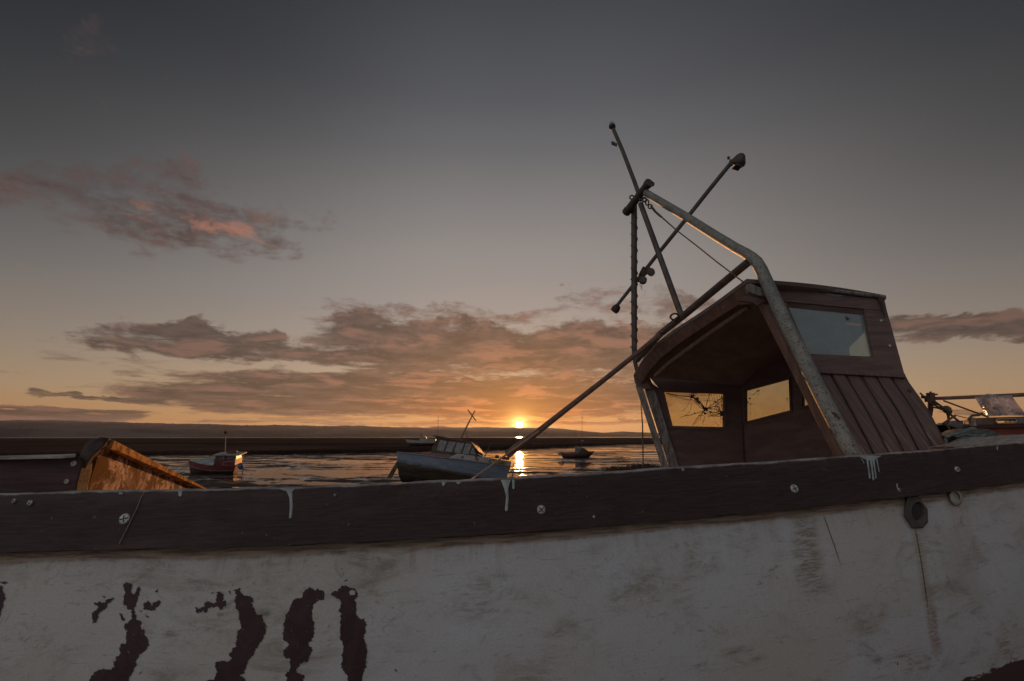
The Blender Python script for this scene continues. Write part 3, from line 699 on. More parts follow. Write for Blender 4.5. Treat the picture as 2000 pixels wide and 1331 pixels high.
# old drips of pale paint on the strake
def drip(path, wid, name='paint_drip'):
    m_ = MB(); vs = []; n = len(path)
    for (px, py), w_ in zip(path, wid):
        for s_ in (-1, -.45, .45, 1):
            q = on_strake(px + s_ * w_ / 2, py, 0.0012 if abs(s_) == 1 else 0.0026); vs.append(q)
    fs = [(i * 4 + k, i * 4 + k + 1, i * 4 + 5 + k, i * 4 + 4 + k) for i in range(n - 1) for k in range(3)]
    m_.add(vs, fs); return m_.build(name, M['wornpaint'], strake)
drip([(560, 954.5), (565, 960), (568, 972), (569, 990), (568, 1005), (567, 1011), (567, 1013)], [34, 11, 6.5, 6, 5.5, 6, 2])
drip([(988, 937.5), (988, 948), (989, 957), (991, 970), (990, 985), (989, 996), (989, 999)], [20, 12, 7, 5.5, 5.5, 6, 2])
drip([(1003, 937), (1003, 945), (1003, 954), (1003, 956)], [6, 5, 4.5, 2])
drip([(1697, 890.5), (1699, 894), (1701, 900)], [50, 34, 12])
for x_, y_, w_ in ((1683, 903, 2.5), (1695, 933, 3.6), (1702, 936, 4.2), (1707, 933, 3.4), (1713, 920, 2.6)):
    drip([(x_ - 1, 896), (x_ + 1.5, (896 + y_) / 2), (x_ + 4, y_), (x_ + 4, y_ + 2.5)], [w_ * 1.3, w_ * .8, w_ * .9, 1.5])
drip([(350, 958.5), (352, 962), (352, 968), (352, 970)], [12, 7, 7, 4])
drip([(236, 962), (236, 966)], [8, 7]); drip([(867, 942), (866, 948), (866, 950)], [9, 5, 2]); drip([(896, 941), (896, 946)], [12, 5])
drip([(1752, 945), (1753, 953), (1757, 961)], [3.5, 3, 2.5])
drip([(1948, 872), (1948, 878), (1948, 880)], [3.5, 2.5, 1])
# a pale thread hanging over the strake
m_ = MB(); m_.tube([on_strake(*q, 0.003) for q in ((282, 962), (274, 975), (268, 992), (258, 1012), (247, 1035), (238, 1052), (233, 1062))], 0.0011, 6)
th_ = m_.build('thread', M['palerope']); tag(th_, 'thin pale thread trailing down over the dark strake beside a big screw', 'thread')
# screws
def screw(px, py, r, turn, par, face=on_strake, nrm=NS):
    c = face(px, py, 0.0); n_ = nrm.normalized(); rr_ = r / FPX * c.y
    m_ = MB(); m_.lathe(c - n_ * 0.004, n_, [(0, rr_), (0.0055, rr_), (0.0078, rr_ * .86), (0.009, rr_ * .5), (0.0093, rr_ * .05)], 20)
    u = Vector((math.cos(turn), 0, math.sin(turn))); u = (u - n_ * u.dot(n_)).normalized(); v_ = n_.cross(u)
    rot = Matrix((u, v_, n_)).transposed()
    o_ = m_.build('screw', M['screwhead'], par, smooth=True)
    s_ = MB(); s_.box(c + n_ * 0.0052, (rr_ * 1.5, rr_ * .30, 0.002), rot, 0); s_.box(c + n_ * 0.0051, (rr_ * .30, rr_ * 1.5, 0.002), rot, 0)
    return o_, c, rot, rr_
def cross(c, rot, rr_, n_, par):
    s_ = MB(); s_.box(c + n_ * 0.0049, (rr_ * 1.45, rr_ * .26, 0.0016), rot); s_.box(c + n_ * 0.0047, (rr_ * .26, rr_ * 1.45, 0.0016), rot)
    return s_
def add_screws(lst, par, face, nrm):
    # heads with a dark cross slot, one mesh per screw
    for px, py, r, turn in lst:
        c = face(px, py, 0.0); n_ = nrm.normalized(); rr_ = r / FPX * c.y
        u = Vector((math.cos(turn), 0, math.sin(turn))); u = (u - n_ * u.dot(n_)).normalized(); v_ = n_.cross(u)
        rot = Matrix((u, v_, n_)).transposed(); m_ = MB()
        m_.lathe(c - n_ * 0.003, n_, [(0, rr_ * 1.22), (0.0038, rr_ * 1.18)], 18, 1)
        m_.lathe(c - n_ * 0.002, n_, [(0, rr_), (0.0045, rr_), (0.0066, rr_ * .84), (0.0074, rr_ * .4), (0.0076, rr_ * .03)], 22, 0)
        m_.box(c + n_ * 0.0050, (rr_ * 1.5, rr_ * .24, 0.0022), rot, 1); m_.box(c + n_ * 0.0048, (rr_ * .24, rr_ * 1.3, 0.0024), rot, 1)
        m_.build('screw', [M['screwhead'], M['iron']], par)
add_screws([(244, 1014, 9.5, .25), (1057, 996, 8, .8), (1551, 955, 7.5, 1.9), (1869, 917, 5, .6), (60, 983, 5, 1.2), (29, 979, 4, 0.4), (1334, 918, 3, 0), (1755, 957, 3, 0), (1160, 1010, 2.5, .4), (655, 968, 2.5, 1)], strake, on_strake, NS)
# ---- what is left of the painted registration number: black paint in ragged pieces
def _dig(n, p, t):
    p.inputs['Base Color'].default_value = (0.022, 0.008, 0.011, 1); p.inputs['Roughness'].default_value = 0.6; p.inputs['Specular IOR Level'].default_value = 0.25
    oc = n.n('ShaderNodeTexCoord').outputs['Object']
    n.put(p.inputs['Base Color'], n.mix(n.mr(n.noise(oc, 30, 6, 0.6), 0.4, 0.6), (0.048, 0.022, 0.026, 1), (0.065, 0.032, 0.036, 1)))
    b = n.n('ShaderNodeBump'); b.inputs['Strength'].default_value = 0.4; b.inputs['Distance'].default_value = 0.002; n.put(b.inputs['Height'], n.noise(oc, 80, 5, 0.6)); t.links.new(b.outputs[0], p.inputs['Normal'])
M['digit'] = envmat('flaking_black_number_paint', _dig)
def inpoly(px, py, poly):
    c = np.zeros(px.shape, bool); n = len(poly)
    for i in range(n):
        x1, y1 = poly[i]; x2, y2 = poly[(i + 1) % n]
        if y1 == y2: continue
        k = ((y1 > py) != (y2 > py)) & (px < (x2 - x1) * (py - y1) / (y2 - y1) + x1)
        c ^= k
    return c
def digit(polys, holes=(), jag=1.0, seed=0):
    allp = [p for q in polys for p in q]
    x0, x1 = min(p[0] for p in allp) - 5, max(p[0] for p in allp) + 5; y0, y1 = min(p[1] for p in allp) - 5, max(p[1] for p in allp) + 5
    st = 1.0
    gx = np.arange(x0, x1, st); gy = np.arange(y0, y1, st); A, B = np.meshgrid(gx, gy, indexing='ij'); ca, cb = A + st / 2, B + st / 2
    ja = ca + jag * 9 * (fbm(ca / 7, cb / 7, 4, 80 + seed, .65) - .5); jb = cb + jag * 9 * (fbm(ca / 7, cb / 7, 4, 95 + seed, .65) - .5)
    ja = ja + 5 * (fbm(ca / 2.6, cb / 2.6, 2, 33 + seed) - .5); jb = jb + 5 * (fbm(ca / 2.6, cb / 2.6, 2, 44 + seed) - .5)
    ins = np.zeros(A.shape, bool)
    for q in polys: ins |= inpoly(ja, jb, q)
    for q in holes: ins &= ~inpoly(ja, jb, q)
    ins &= fbm(ca / 3.0, cb / 3.0, 3, 120 + seed) < 0.83
    ii, jj = np.nonzero(ins); ny = len(gy) + 1
    vid = np.stack([ii * ny + jj, (ii + 1) * ny + jj, (ii + 1) * ny + jj + 1, ii * ny + jj + 1], -1)
    u, inv = np.unique(vid.ravel(), return_inverse=True)
    vx_ = x0 + (u // ny) * st; vy_ = y0 + (u % ny) * st
    hx_, hd_ = px2hull(vx_, vy_, 0.0022); hy_, hz_ = hullpt(hx_, hd_, 0.0022)
    o_ = bigmesh('painted_number', np.stack([hx_, hy_, hz_], -1) - off - np.array(oh_.location), inv.reshape(-1, 4), M['digit'], smooth=False)
    o_.parent = oh_
    return o_
Z1 = lambda pts, ox=0, oy=1080, k=0.2: [(ox + x * k, oy + y * k) for x, y in pts]
digit([Z1([(-40, 330), (8, 322), (24, 350), (22, 395), (44, 405), (40, 450), (22, 510), (5, 580), (-40, 700), (-90, 700)]), Z1([(8, 286), (70, 280), (74, 298), (14, 302)])], jag=.5, seed=1)
digit([Z1([(905, 690), (900, 600), (950, 545), (965, 520), (915, 500), (912, 480), (950, 490), (985, 470), (995, 500), (1060, 450), (1105, 440), (1090, 475), (1045, 500), (1025, 550), (965, 580), (960, 620), (935, 685)]),
       Z1([(1205, 300), (1235, 290), (1285, 300), (1280, 350), (1275, 380), (1300, 415), (1320, 390), (1345, 340), (1372, 335), (1362, 390), (1350, 430), (1335, 480), (1310, 555), (1325, 600), (1335, 650), (1385, 680), (1370, 710), (1375, 740), (1410, 740), (1405, 790), (1440, 830), (1455, 865), (1440, 940), (1415, 960), (1350, 1000), (1330, 1060), (1330, 1090), (1300, 1150), (1270, 1200), (1240, 1262), (1200, 1330), (840, 1330), (870, 1250), (910, 1180), (1000, 1130), (1080, 1140), (1115, 1110), (1110, 1070), (1140, 1010), (1175, 990), (1160, 940), (1180, 900), (1230, 880), (1235, 800), (1240, 765), (1208, 740), (1215, 700), (1250, 680), (1285, 640), (1290, 600), (1285, 560), (1240, 540), (1205, 490), (1210, 420), (1220, 380), (1205, 340)]),
       Z1([(1165, 595), (1195, 590), (1200, 640), (1220, 650), (1205, 675), (1175, 650)]), Z1([(1395, 500), (1440, 475), (1470, 490), (1475, 530), (1505, 480), (1545, 470), (1575, 490), (1550, 520), (1490, 560), (1440, 555), (1405, 550)]),
       Z1([(1515, 365), (1545, 362), (1540, 380), (1522, 395)]), Z1([(1002, 420), (1028, 425), (1015, 447)]), Z1([(1365, 560), (1395, 570), (1375, 580)]), Z1([(1425, 610), (1455, 615), (1430, 636)])],
      holes=[Z1([(1255, 960), (1270, 960), (1265, 990)]), Z1([(1370, 740), (1390, 738), (1385, 755)])], jag=.42, seed=2)
Z2 = lambda pts: Z1(pts, 360)
digit([Z2([(108, 530), (145, 545), (195, 520), (195, 485), (235, 480), (290, 495), (310, 470), (320, 395), (295, 385), (350, 380), (378, 410), (378, 465), (405, 480), (400, 520), (340, 555), (320, 525), (265, 535), (220, 550), (220, 598), (180, 565), (125, 590), (112, 575)]),
       Z2([(485, 365), (540, 348), (552, 395), (600, 425), (655, 430), (668, 480), (645, 490), (680, 540), (705, 600), (765, 605), (772, 680), (800, 710), (790, 780), (765, 850), (720, 920), (680, 960), (665, 1010), (615, 1060), (605, 1120), (585, 1170), (545, 1200), (580, 1215), (610, 1262), (640, 1330), (210, 1330), (215, 1245), (290, 1245), (310, 1160), (300, 1070), (370, 1060), (440, 1060), (460, 1025), (430, 995), (465, 960), (460, 935), (505, 925), (510, 860), (520, 800), (515, 760), (550, 740), (545, 690), (530, 650), (530, 580), (500, 525), (490, 460), (510, 420), (500, 385)]),
       Z2([(440, 375), (455, 368), (445, 405)]), Z2([(462, 305), (480, 312), (468, 325)]), Z2([(262, 392), (280, 388), (270, 405)])],
      holes=[Z2([(640, 920), (665, 914), (650, 930)]), Z2([(330, 1125), (340, 1122), (338, 1140)])], jag=.42, seed=3)
digit([Z2([(1155, 430), (1160, 395), (1200, 345), (1240, 335), (1270, 370), (1305, 355), (1355, 375), (1365, 430), (1360, 465), (1310, 465), (1260, 500), (1245, 560), (1240, 620), (1268, 680), (1265, 790), (1240, 860), (1205, 885), (1240, 930), (1240, 975), (1220, 1010), (1205, 1060), (1140, 1080), (1090, 1140), (1110, 1180), (1170, 1195), (1160, 1262), (1150, 1330), (990, 1330), (1000, 1215), (985, 1190), (1030, 1150), (1040, 1090), (1030, 1030), (985, 1025), (965, 1000), (975, 940), (1025, 905), (1010, 870), (960, 850), (975, 700), (990, 610), (1040, 530), (1050, 490), (1090, 450)])], jag=.38, seed=4)
digit([Z2([(1430, 410), (1460, 380), (1500, 365), (1530, 330), (1575, 315), (1620, 340), (1670, 350), (1685, 390), (1698, 425), (1670, 455), (1680, 520), (1670, 570), (1680, 610), (1720, 650), (1755, 640), (1770, 700), (1765, 780), (1745, 830), (1775, 900), (1782, 960), (1775, 1040), (1770, 1120), (1740, 1180), (1730, 1262), (1720, 1330), (1600, 1330), (1595, 1200), (1550, 1150), (1530, 1100), (1540, 1040), (1530, 1000), (1555, 960), (1545, 880), (1520, 850), (1522, 700), (1530, 600), (1510, 545), (1535, 500), (1525, 470), (1480, 440)]), Z2([(1562, 262), (1590, 258), (1588, 272), (1570, 278)])],
      holes=[Z2([(1605, 380), (1640, 360), (1665, 375), (1655, 415), (1630, 425), (1612, 400)])], jag=.38, seed=5)
# ---- scupper: hexagonal dark flange with a round pipe in it; and a white skin fitting
def hp(px, py, lift=0.0):
    a, d = px2hull([px], [py], lift); y, z = hullpt(a, d, lift); return Vector((float(a[0]), float(y[0]), float(z[0])))
m_ = MB(); tip = hp(1790, 1000) ; NH = Vector((0.12, -0.97, 0.05)).normalized()
hexo = [(1772, 968), (1793, 968), (1812, 995), (1813, 1020), (1803, 1032), (1783, 1033), (1766, 1008), (1767, 990)]
rim = [hp(*q, 0.0) for q in hexo]; out_ = [hp(1789.5 + (q[0] - 1789.5) * .93, 1001 + (q[1] - 1001) * .93, 0.014) for q in hexo]
inn = [hp(1793 + 12.5 * math.cos(-math.pi * 2 * k / 24 + 2.2), 999 + 18.5 * math.sin(-math.pi * 2 * k / 24 + 2.2), 0.015) for k in range(24)]
vs = rim + out_; n8 = len(hexo)
m_.add(vs, [(i, (i + 1) % n8, (i + 1) % n8 + n8, i + n8) for i in range(n8)])
# face between polygon and bore
bmx = bmesh.new(); va = [bmx.verts.new(v) for v in out_]; vb = [bmx.verts.new(v) for v in inn]
ea = [bmx.edges.new((va[i], va[(i + 1) % n8])) for i in range(n8)]; eb = [bmx.edges.new((vb[i], vb[(i + 1) % 24])) for i in range(24)]
bmesh.ops.triangle_fill(bmx, use_beauty=True, edges=ea + eb); bmx.verts.index_update()
m_.add([v.co.copy() for v in bmx.verts], [tuple(v.index for v in f.verts) for f in bmx.faces]); bmx.free()
deep = [v - NH * 0.055 for v in inn]
m_.add(inn + deep, [(i, (i + 1) % 24, (i + 1) % 24 + 24, i + 24) for i in range(24)]); m_.add(deep, [tuple(range(24))])
M['bronze'] = mat('corroded_bronze_fitting', (0.07, 0.055, 0.052, 1), (0.11, 0.09, 0.08, 1), 0.6, 30, bump=0.4, c3=(0.06, 0.035, 0.03, 1), c3s=40)
scu = m_.build('scupper', M['bronze'], oh_, label='dark hexagonal scupper flange on the white planking')
# hull left uncut: a black disc paints in the dark of the hole
dd_ = MB(); dd_.tube([sum(inn, Vector()) / 24 - NH * 0.001 + NH * 0.0145, sum(inn, Vector()) / 24 - NH * 0.003 + NH * 0.0145], 0.0001, 6)
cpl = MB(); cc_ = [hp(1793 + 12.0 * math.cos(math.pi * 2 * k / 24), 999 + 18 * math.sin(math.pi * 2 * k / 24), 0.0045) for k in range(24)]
cpl.add(cc_, [tuple(range(24))]); cpl.build('dark_bore_disc', M['black'], scu)
m_ = MB()
ringo = lambda cx_, cy_, rx, ry, l, a0=.35: [hp(cx_ + rx * math.cos(t_) * math.cos(a0) - ry * math.sin(t_) * math.sin(a0) * .0 + math.sin(t_) * 3, cy_ + ry * math.sin(t_), l) for t_ in [k * 2 * math.pi / 28 for k in range(28)]]
rg = [ringo(1867, 970, 14, 18.5, 0.0), ringo(1867, 970, 13, 17.5, 0.012), ringo(1868, 970, 10.5, 14, 0.018), ringo(1869, 969, 6.2, 8.5, 0.019), ringo(1869, 969, 6.0, 8.2, 0.010), ringo(1869, 969, 3, 4, 0.010)]
m_.add([v for r_ in rg for v in r_], [(i * 28 + k, i * 28 + (k + 1) % 28, (i + 1) * 28 + (k + 1) % 28, (i + 1) * 28 + k) for i in range(5) for k in range(28)] + [tuple(range(5 * 28, 6 * 28))])
M['plastic'] = mat('yellowed_plastic', (0.40, 0.38, 0.33, 1), (0.30, 0.27, 0.22, 1), 0.5, 30, bump=0.2, c3=(0.14, 0.11, 0.09, 1), c3s=50)
m_.build('skin_fitting', M['plastic'], oh_, smooth=True, label='small round white through-hull fitting')
# ---- raised bulwark plank at the far left, standing just inside the rail
bw = MB()
fp = lambda px, py: P(px, py, 1.60)
prof = [(-260, 897), (0, 894.5), (60, 893.5), (120, 892), (146, 890.5), (153, 893), (158, 900), (157, 915), (150, 940), (146, 965), (144, 985), (-260, 990)]
bw.slab([P(a, b, 1.60 + (980 - b) * 0.0002) for a, b in prof], ACR * 0.05)
bul = bw.build('raised_bulwark', M['darkwood'], boat, bevel=0.005)
def on_bul(px, py, lift=0.0): return P(px, py, 1.60 + (980 - py) * 0.0002 - lift)
add_screws([(145, 906, 5.2, .5), (131, 941, 4.5, 1.1), (125, 965.5, 2.5, 0)], bul, on_bul, NS)
cap = MB(); cap.slab([P(-260, 897, 1.597), P(0, 894.5, 1.597), P(60, 893.5, 1.597), P(120, 892, 1.597), P(148, 890, 1.597), P(148, 886.6, 1.66), P(120, 887.5, 1.66), P(0, 890.5, 1.66), P(-260, 893, 1.66)], DWN * 0.006)
cap.build('worn_cap', M['worn_edge'], bul)
# rounded grey post head between bulwark and bulkhead
po = MB(); path = [((149, 968), 1.63), ((151, 925), 1.63), ((153, 902), 1.63), ((157, 884), 1.63), ((165, 869), 1.64), ((178, 858.5), 1.65), ((196, 854), 1.66), ((213, 855), 1.68)]
ins_ = [((154, 968), 1.63), ((162, 925), 1.63), ((172, 902), 1.63), ((179, 892), 1.63), ((187, 884), 1.64), ((197, 875), 1.65), ((204, 870), 1.66), ((210, 865), 1.68)]
n_ = len(path); o_v = [P(*a, y) for a, y in path]; i_v = [P(*a, y) for a, y in ins_]; bk = Vector((-0.012, 0.028, -0.004))
po.add(o_v + i_v + [v + bk for v in o_v] + [v + bk for v in i_v], [f for i in range(n_ - 1) for f in ((i, i + 1, i + 1 + n_, i + n_), (i + 1, i, i + 2 * n_, i + 1 + 2 * n_), (i + n_, i + n_ + 1, i + 3 * n_ + 1, i + 3 * n_), (i + 2 * n_, i + 3 * n_, i + 3 * n_ + 1, i + 2 * n_ + 1))] + [(0, n_, 3 * n_, 2 * n_), (n_ - 1, 3 * n_ - 1, 4 * n_ - 1, 2 * n_ - 1)])
M['postpaint'] = mat('worn_dark_grey_paint', (0.060, 0.048, 0.046, 1), (0.105, 0.088, 0.083, 1), 0.9, 12, bump=0.5, spec=0.05, c3=(0.30, 0.28, 0.26, 1), c3s=22, c3lo=.66, c3hi=.70)
po.build('bulwark_post', M['postpaint'], boat, fix=True, bevel=0.006)
# bulkhead: weathered panel lit by the sun, with a capping rail that falls away with the heel
A_ = P(140, 975, 1.67); B_ = P(200, 862, 1.69); Cc = P(398, 957, 3.0); D_ = P(398, 1010, 3.0)
DDIR = (Cc - B_).normalized(); Cc2 = B_ + (Cc - B_) * 1.35; D2 = Cc2 + Vector((0, -.1, -.8)); A2 = A_ + Vector((0, 0, -0.25))
nrmP = (Cc - B_).cross(A_ - B_).normalized()
if nrmP.x < 0: nrmP = -nrmP
def _pan(n, p, t):
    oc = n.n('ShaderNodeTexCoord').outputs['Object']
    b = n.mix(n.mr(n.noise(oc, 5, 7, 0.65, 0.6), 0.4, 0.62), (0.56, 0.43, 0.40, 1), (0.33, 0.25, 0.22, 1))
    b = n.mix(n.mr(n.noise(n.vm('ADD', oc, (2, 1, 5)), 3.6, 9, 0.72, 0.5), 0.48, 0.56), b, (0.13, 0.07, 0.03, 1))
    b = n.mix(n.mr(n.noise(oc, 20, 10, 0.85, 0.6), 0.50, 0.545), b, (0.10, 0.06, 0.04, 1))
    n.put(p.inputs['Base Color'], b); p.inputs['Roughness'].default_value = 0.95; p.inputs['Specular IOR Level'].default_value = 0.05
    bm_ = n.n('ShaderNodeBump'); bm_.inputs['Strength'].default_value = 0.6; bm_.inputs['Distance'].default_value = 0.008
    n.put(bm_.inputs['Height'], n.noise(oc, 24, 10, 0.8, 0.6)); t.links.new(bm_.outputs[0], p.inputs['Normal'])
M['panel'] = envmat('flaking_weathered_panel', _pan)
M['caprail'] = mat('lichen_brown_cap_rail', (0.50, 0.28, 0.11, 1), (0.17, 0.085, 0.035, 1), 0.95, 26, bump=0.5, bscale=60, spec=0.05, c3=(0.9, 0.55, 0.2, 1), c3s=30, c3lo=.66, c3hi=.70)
pm = MB(); pm.slab([A2, B_ + Vector((0, 0, -.012)), Cc2, D2], -nrmP * 0.03)
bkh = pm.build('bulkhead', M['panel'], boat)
cr = MB()
c0 = P(222, 856, 1.70); c1 = P(404, 955.5, 3.06); c2 = P(370, 957, 2.95); c3 = P(199, 874, 1.64)
# outer face of the cap stands proud of the panel and faces the light
e = (c1 - c0)
proud = nrmP * 0.035
a0, a1, b0, b1 = P(211, 856, 1.66), None, P(200, 875, 1.655), None
top0 = P(210, 856.5, 1.70); top1 = P(404, 956, 3.02); bot0 = P(203, 874, 1.69); bot1 = P(366, 957, 2.86)
ext = lambda u, v, k=1.3: u + (v - u) * k
cr.slab([v + nrmP * 0.022 for v in (top0, ext(top0, top1), ext(bot0, bot1), bot0)], -nrmP * 0.05)
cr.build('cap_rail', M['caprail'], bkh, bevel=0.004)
# ================================================================== WHEELHOUSE (part of the near boat)
THN = Vector((0.0, 0.035, -0.008))
def quad(pl, depth=None): return [P(*q) for q in pl]
def Yn(py):      # depth of the near wall by height in the picture
    return float(np.interp(py, [545, 722, 735, 890, 960], [3.32, 3.14, 3.13, 2.90, 2.82]))
def NW(px, py, back=0.0): return P(px, py, Yn(py) + back)
def strip(lst, back=0.0, th=0.04, mb=None):
    mb = mb or MB(); mb.slab([NW(a, b, back) for a, b in lst], Vector((0, th, -th * .25))); return mb
# lower wall of vertical planks, flared outwards to the deck
lw = MB()
tl, tr, bl, br = (1560, 722), (1768, 733), (1655, 905), (1866, 888)
edge = [(1768, 733), (1776, 748), (1789, 766), (1800, 781), (1813, 800), (1828, 828), (1841, 852), (1855, 880), (1862, 895)]
npl = 7
def lo(u, v):
    """u across 0..1, v down 0..1 on the lower wall"""
    k = v * (len(edge) - 1); i = min(int(k), len(edge) - 2); f = k - i
    ex = edge[i][0] + (edge[i + 1][0] - edge[i][0]) * f; ey = edge[i][1] + (edge[i + 1][1] - edge[i][1]) * f
    lx = 1560 + (1655 - 1560) * v; ly = 722 + (905 - 722) * v
    return lx + (ex - lx) * u, ly + (ey - ly) * u
for k in range(npl):
    u0, u1 = k / npl, (k + 1) / npl; vs = []; nn = 9
    gp = 0.008
    for i in range(nn):
        v = i / (nn - 1)
        for uu, bk_ in ((u0 + gp, .008), (u0 + gp * 3, 0.0), (u1 - gp * 3, 0.0), (u1 - gp, .008)):
            vs.append(NW(*lo(uu, v), bk_ + 0.004 * math.sin(k * 2.3)))
    fs = [(i * 4 + j, i * 4 + j + 1, i * 4 + 5 + j, i * 4 + 4 + j) for i in range(nn - 1) for j in range(3)]
    lw.add(vs, fs)
vs = []
for i in range(9):
    v = i / 8
    for uu in (0, 1): vs.append(NW(*lo(uu, v), 0.012))
lw.add(vs, [(i * 2, i * 2 + 1, i * 2 + 3, i * 2 + 2) for i in range(8)], 1)
def _plank(n, p, t):
    oc = n.n('ShaderNodeTexCoord').outputs['Object']
    v = n.vm('MULTIPLY', oc, (1, 1, 1))
    # grain runs down the boards
    x, y, z = n.xyz(oc)
    gx = n.comb(n.m('ADD', n.m('MULTIPLY', x, 60.0), n.m('MULTIPLY', z, 15.0)), n.m('MULTIPLY', y, 3.0), n.m('MULTIPLY', z, 3.0))
    g = n.noise(gx, 1.0, 7, 0.65, 0.3)
    b = n.mix(n.mr(g, 0.30, 0.70), (0.10, 0.066, 0.060, 1), (0.165, 0.115, 0.105, 1))
    w_ = n.m('MULTIPLY', n.mr(g, 0.52, 0.66), n.mr(n.noise(oc, 4, 5, 0.6), 0.42, 0.6))
    b = n.mix(n.m('MULTIPLY', w_, 0.6), b, (0.30, 0.25, 0.225, 1))
    n.put(p.inputs['Base Color'], b); p.inputs['Roughness'].default_value = 0.7; p.inputs['Specular IOR Level'].default_value = 0.3
    bm_ = n.n('ShaderNodeBump'); bm_.inputs['Strength'].default_value = 0.6; bm_.inputs['Distance'].default_value = 0.004
    n.put(bm_.inputs['Height'], g); t.links.new(bm_.outputs[0], p.inputs['Normal'])
M['plank'] = envmat('weathered_brown_planking', _plank)
house = lw.build('wheelhouse', [M['plank'], M['black']], boat)
# upper wall: rails and stiles round the side window
mb = strip([(1496, 549), (1727, 581), (1733, 608), (1500, 586)]); mb.build('top_board', M['varnish'], house, bevel=0.003)
mb = strip([(1688, 604), (1733, 608.3), (1768, 735), (1716, 731)]); mb.build('corner_board', M['varnish'], house, bevel=0.003)
mb = strip([(1560, 692), (1712, 698), (1723, 731.3), (1570, 723)]); mb.build('lower_board', M['varnish'], house, bevel=0.003)
mb = strip([(1496, 586), (1536, 590), (1586, 722.5), (1556, 720)]); mb.build('rear_board', M['varnish'], house, bevel=0.003)
mb = strip([(1570, 719), (1768, 730), (1771, 738), (1573, 727)], -0.022, 0.03); mb.build('moulding', M['plank'], house, bevel=0.004)
mb = MB()
mb.slab([NW(*q, -0.004) for q in ((1708, 586), (1720, 587), (1760, 729), (1752, 729))], Vector((0, .003, 0)))
# inner dark window frame
wf = MB()
O4 = [(1532, 590.5), (1700, 607), (1716, 699), (1572, 693)]; I4 = [(1540, 600), (1687, 615), (1704, 697), (1580, 691.5)]
ob = [NW(*q, .012) for q in O4]; ib = [NW(*q, .026) for q in I4]; ob2 = [v + Vector((0, .03, 0)) for v in ob]; ib2 = [v + Vector((0, .02, 0)) for v in ib]
wf.add(ob + ib + ob2 + ib2, [f for i in range(4) for f in ((i, (i + 1) % 4, (i + 1) % 4 + 4, i + 4), (i + 4, (i + 1) % 4 + 4, (i + 1) % 4 + 12, i + 12), (i, i + 8, (i + 1) % 4 + 8, (i + 1) % 4))])
win = wf.build('window_frame', M['inside'], house)
def _dirtyglass(n, p, t):
    oc = n.n('ShaderNodeTexCoord').outputs['Object']
    tr_ = n.n('ShaderNodeBsdfTransparent'); gl = n.n('ShaderNodeBsdfGlossy'); df = n.n('ShaderNodeBsdfDiffuse')
    gl.inputs['Roughness'].default_value = 0.08; df.inputs['Color'].default_value = (0.50, 0.57, 0.58, 1); gl.inputs['Color'].default_value = (0.78, 0.92, 0.95, 1)
    tr_.inputs['Color'].default_value = (0.93, 0.97, 0.97, 1)
    m1 = n.n('ShaderNodeMixShader'); m1.inputs[0].default_value = 0.15; t.links.new(tr_.outputs[0], m1.inputs[1]); t.links.new(gl.outputs[0], m1.inputs[2])
    m2 = n.n('ShaderNodeMixShader'); n.put(m2.inputs[0], n.mr(n.noise(oc, 5, 6, 0.65), 0.3, 0.7, 0.16, 0.24)); t.links.new(m1.outputs[0], m2.inputs[1]); t.links.new(df.outputs[0], m2.inputs[2])
    t.links.new(m2.outputs[0], [x for x in t.nodes if x.type == 'OUTPUT_MATERIAL'][0].inputs[0])
M['glass1'] = envmat('dusty_side_glass', _dirtyglass)
g = MB(); g.slab([NW(*q, .03) for q in [(1534, 594), (1693, 610), (1710, 700), (1574, 694)]], Vector((0, .004, 0))); g.build('glass', M['glass1'], house)
# bolts on the corner board, chip on the glass
for px, py in ((1721, 627), (1738, 676)):
    s_ = MB(); s_.lathe(NW(px, py, 0.0), (0, -1, .2), [(0, .010), (.005, .009), (.008, .004)], 14); s_.build('bolt', M['screwhead'], house)
s_ = MB(); s_.lathe(NW(1776, 763, -.003), (0, -1, .2), [(0, .012), (.006, .010), (.009, .004)], 14); s_.build('bolt', M['iron'], house)
s_ = MB(); s_.slab([NW(1653, 618, .02), NW(1657, 621, .02), NW(1661, 622, .015), NW(1656, 625, .02)], Vector((0, .012, 0))); s_.build('catch', M['iron'], house)
sm_ = MB(); sm_.slab([NW(*q_, -.0015) for q_ in ((1603, 569), (1618, 568), (1640, 570), (1665, 574), (1700, 579), (1726, 583), (1727, 587), (1700, 585), (1672, 580), (1652, 578), (1638, 580), (1622, 578), (1612, 575))], Vector((0, .001, 0))); sm_.build('paint_smear', mat('thin_grey_smear', (.17, .18, .175, 1), (.11, .09, .085, 1), .7, 30), house)
# ---- near rear corner post
NP = MB(); NP.slab([P(1489, 588, 3.24), P(1507, 590, 3.24), P(1680, 905, 2.85), P(1652, 905, 2.85)], Vector((0, .07, -.015)))
NP.build('corner_post', M['brownwood'], house, bevel=0.006)
NP = MB(); NP.slab([P(1503, 590, 3.27), P(1530, 592, 3.27), P(1690, 905, 2.88), P(1672, 905, 2.88)], Vector((0, .05, -.012))); NP.build('corner_post', M['inside'], house)
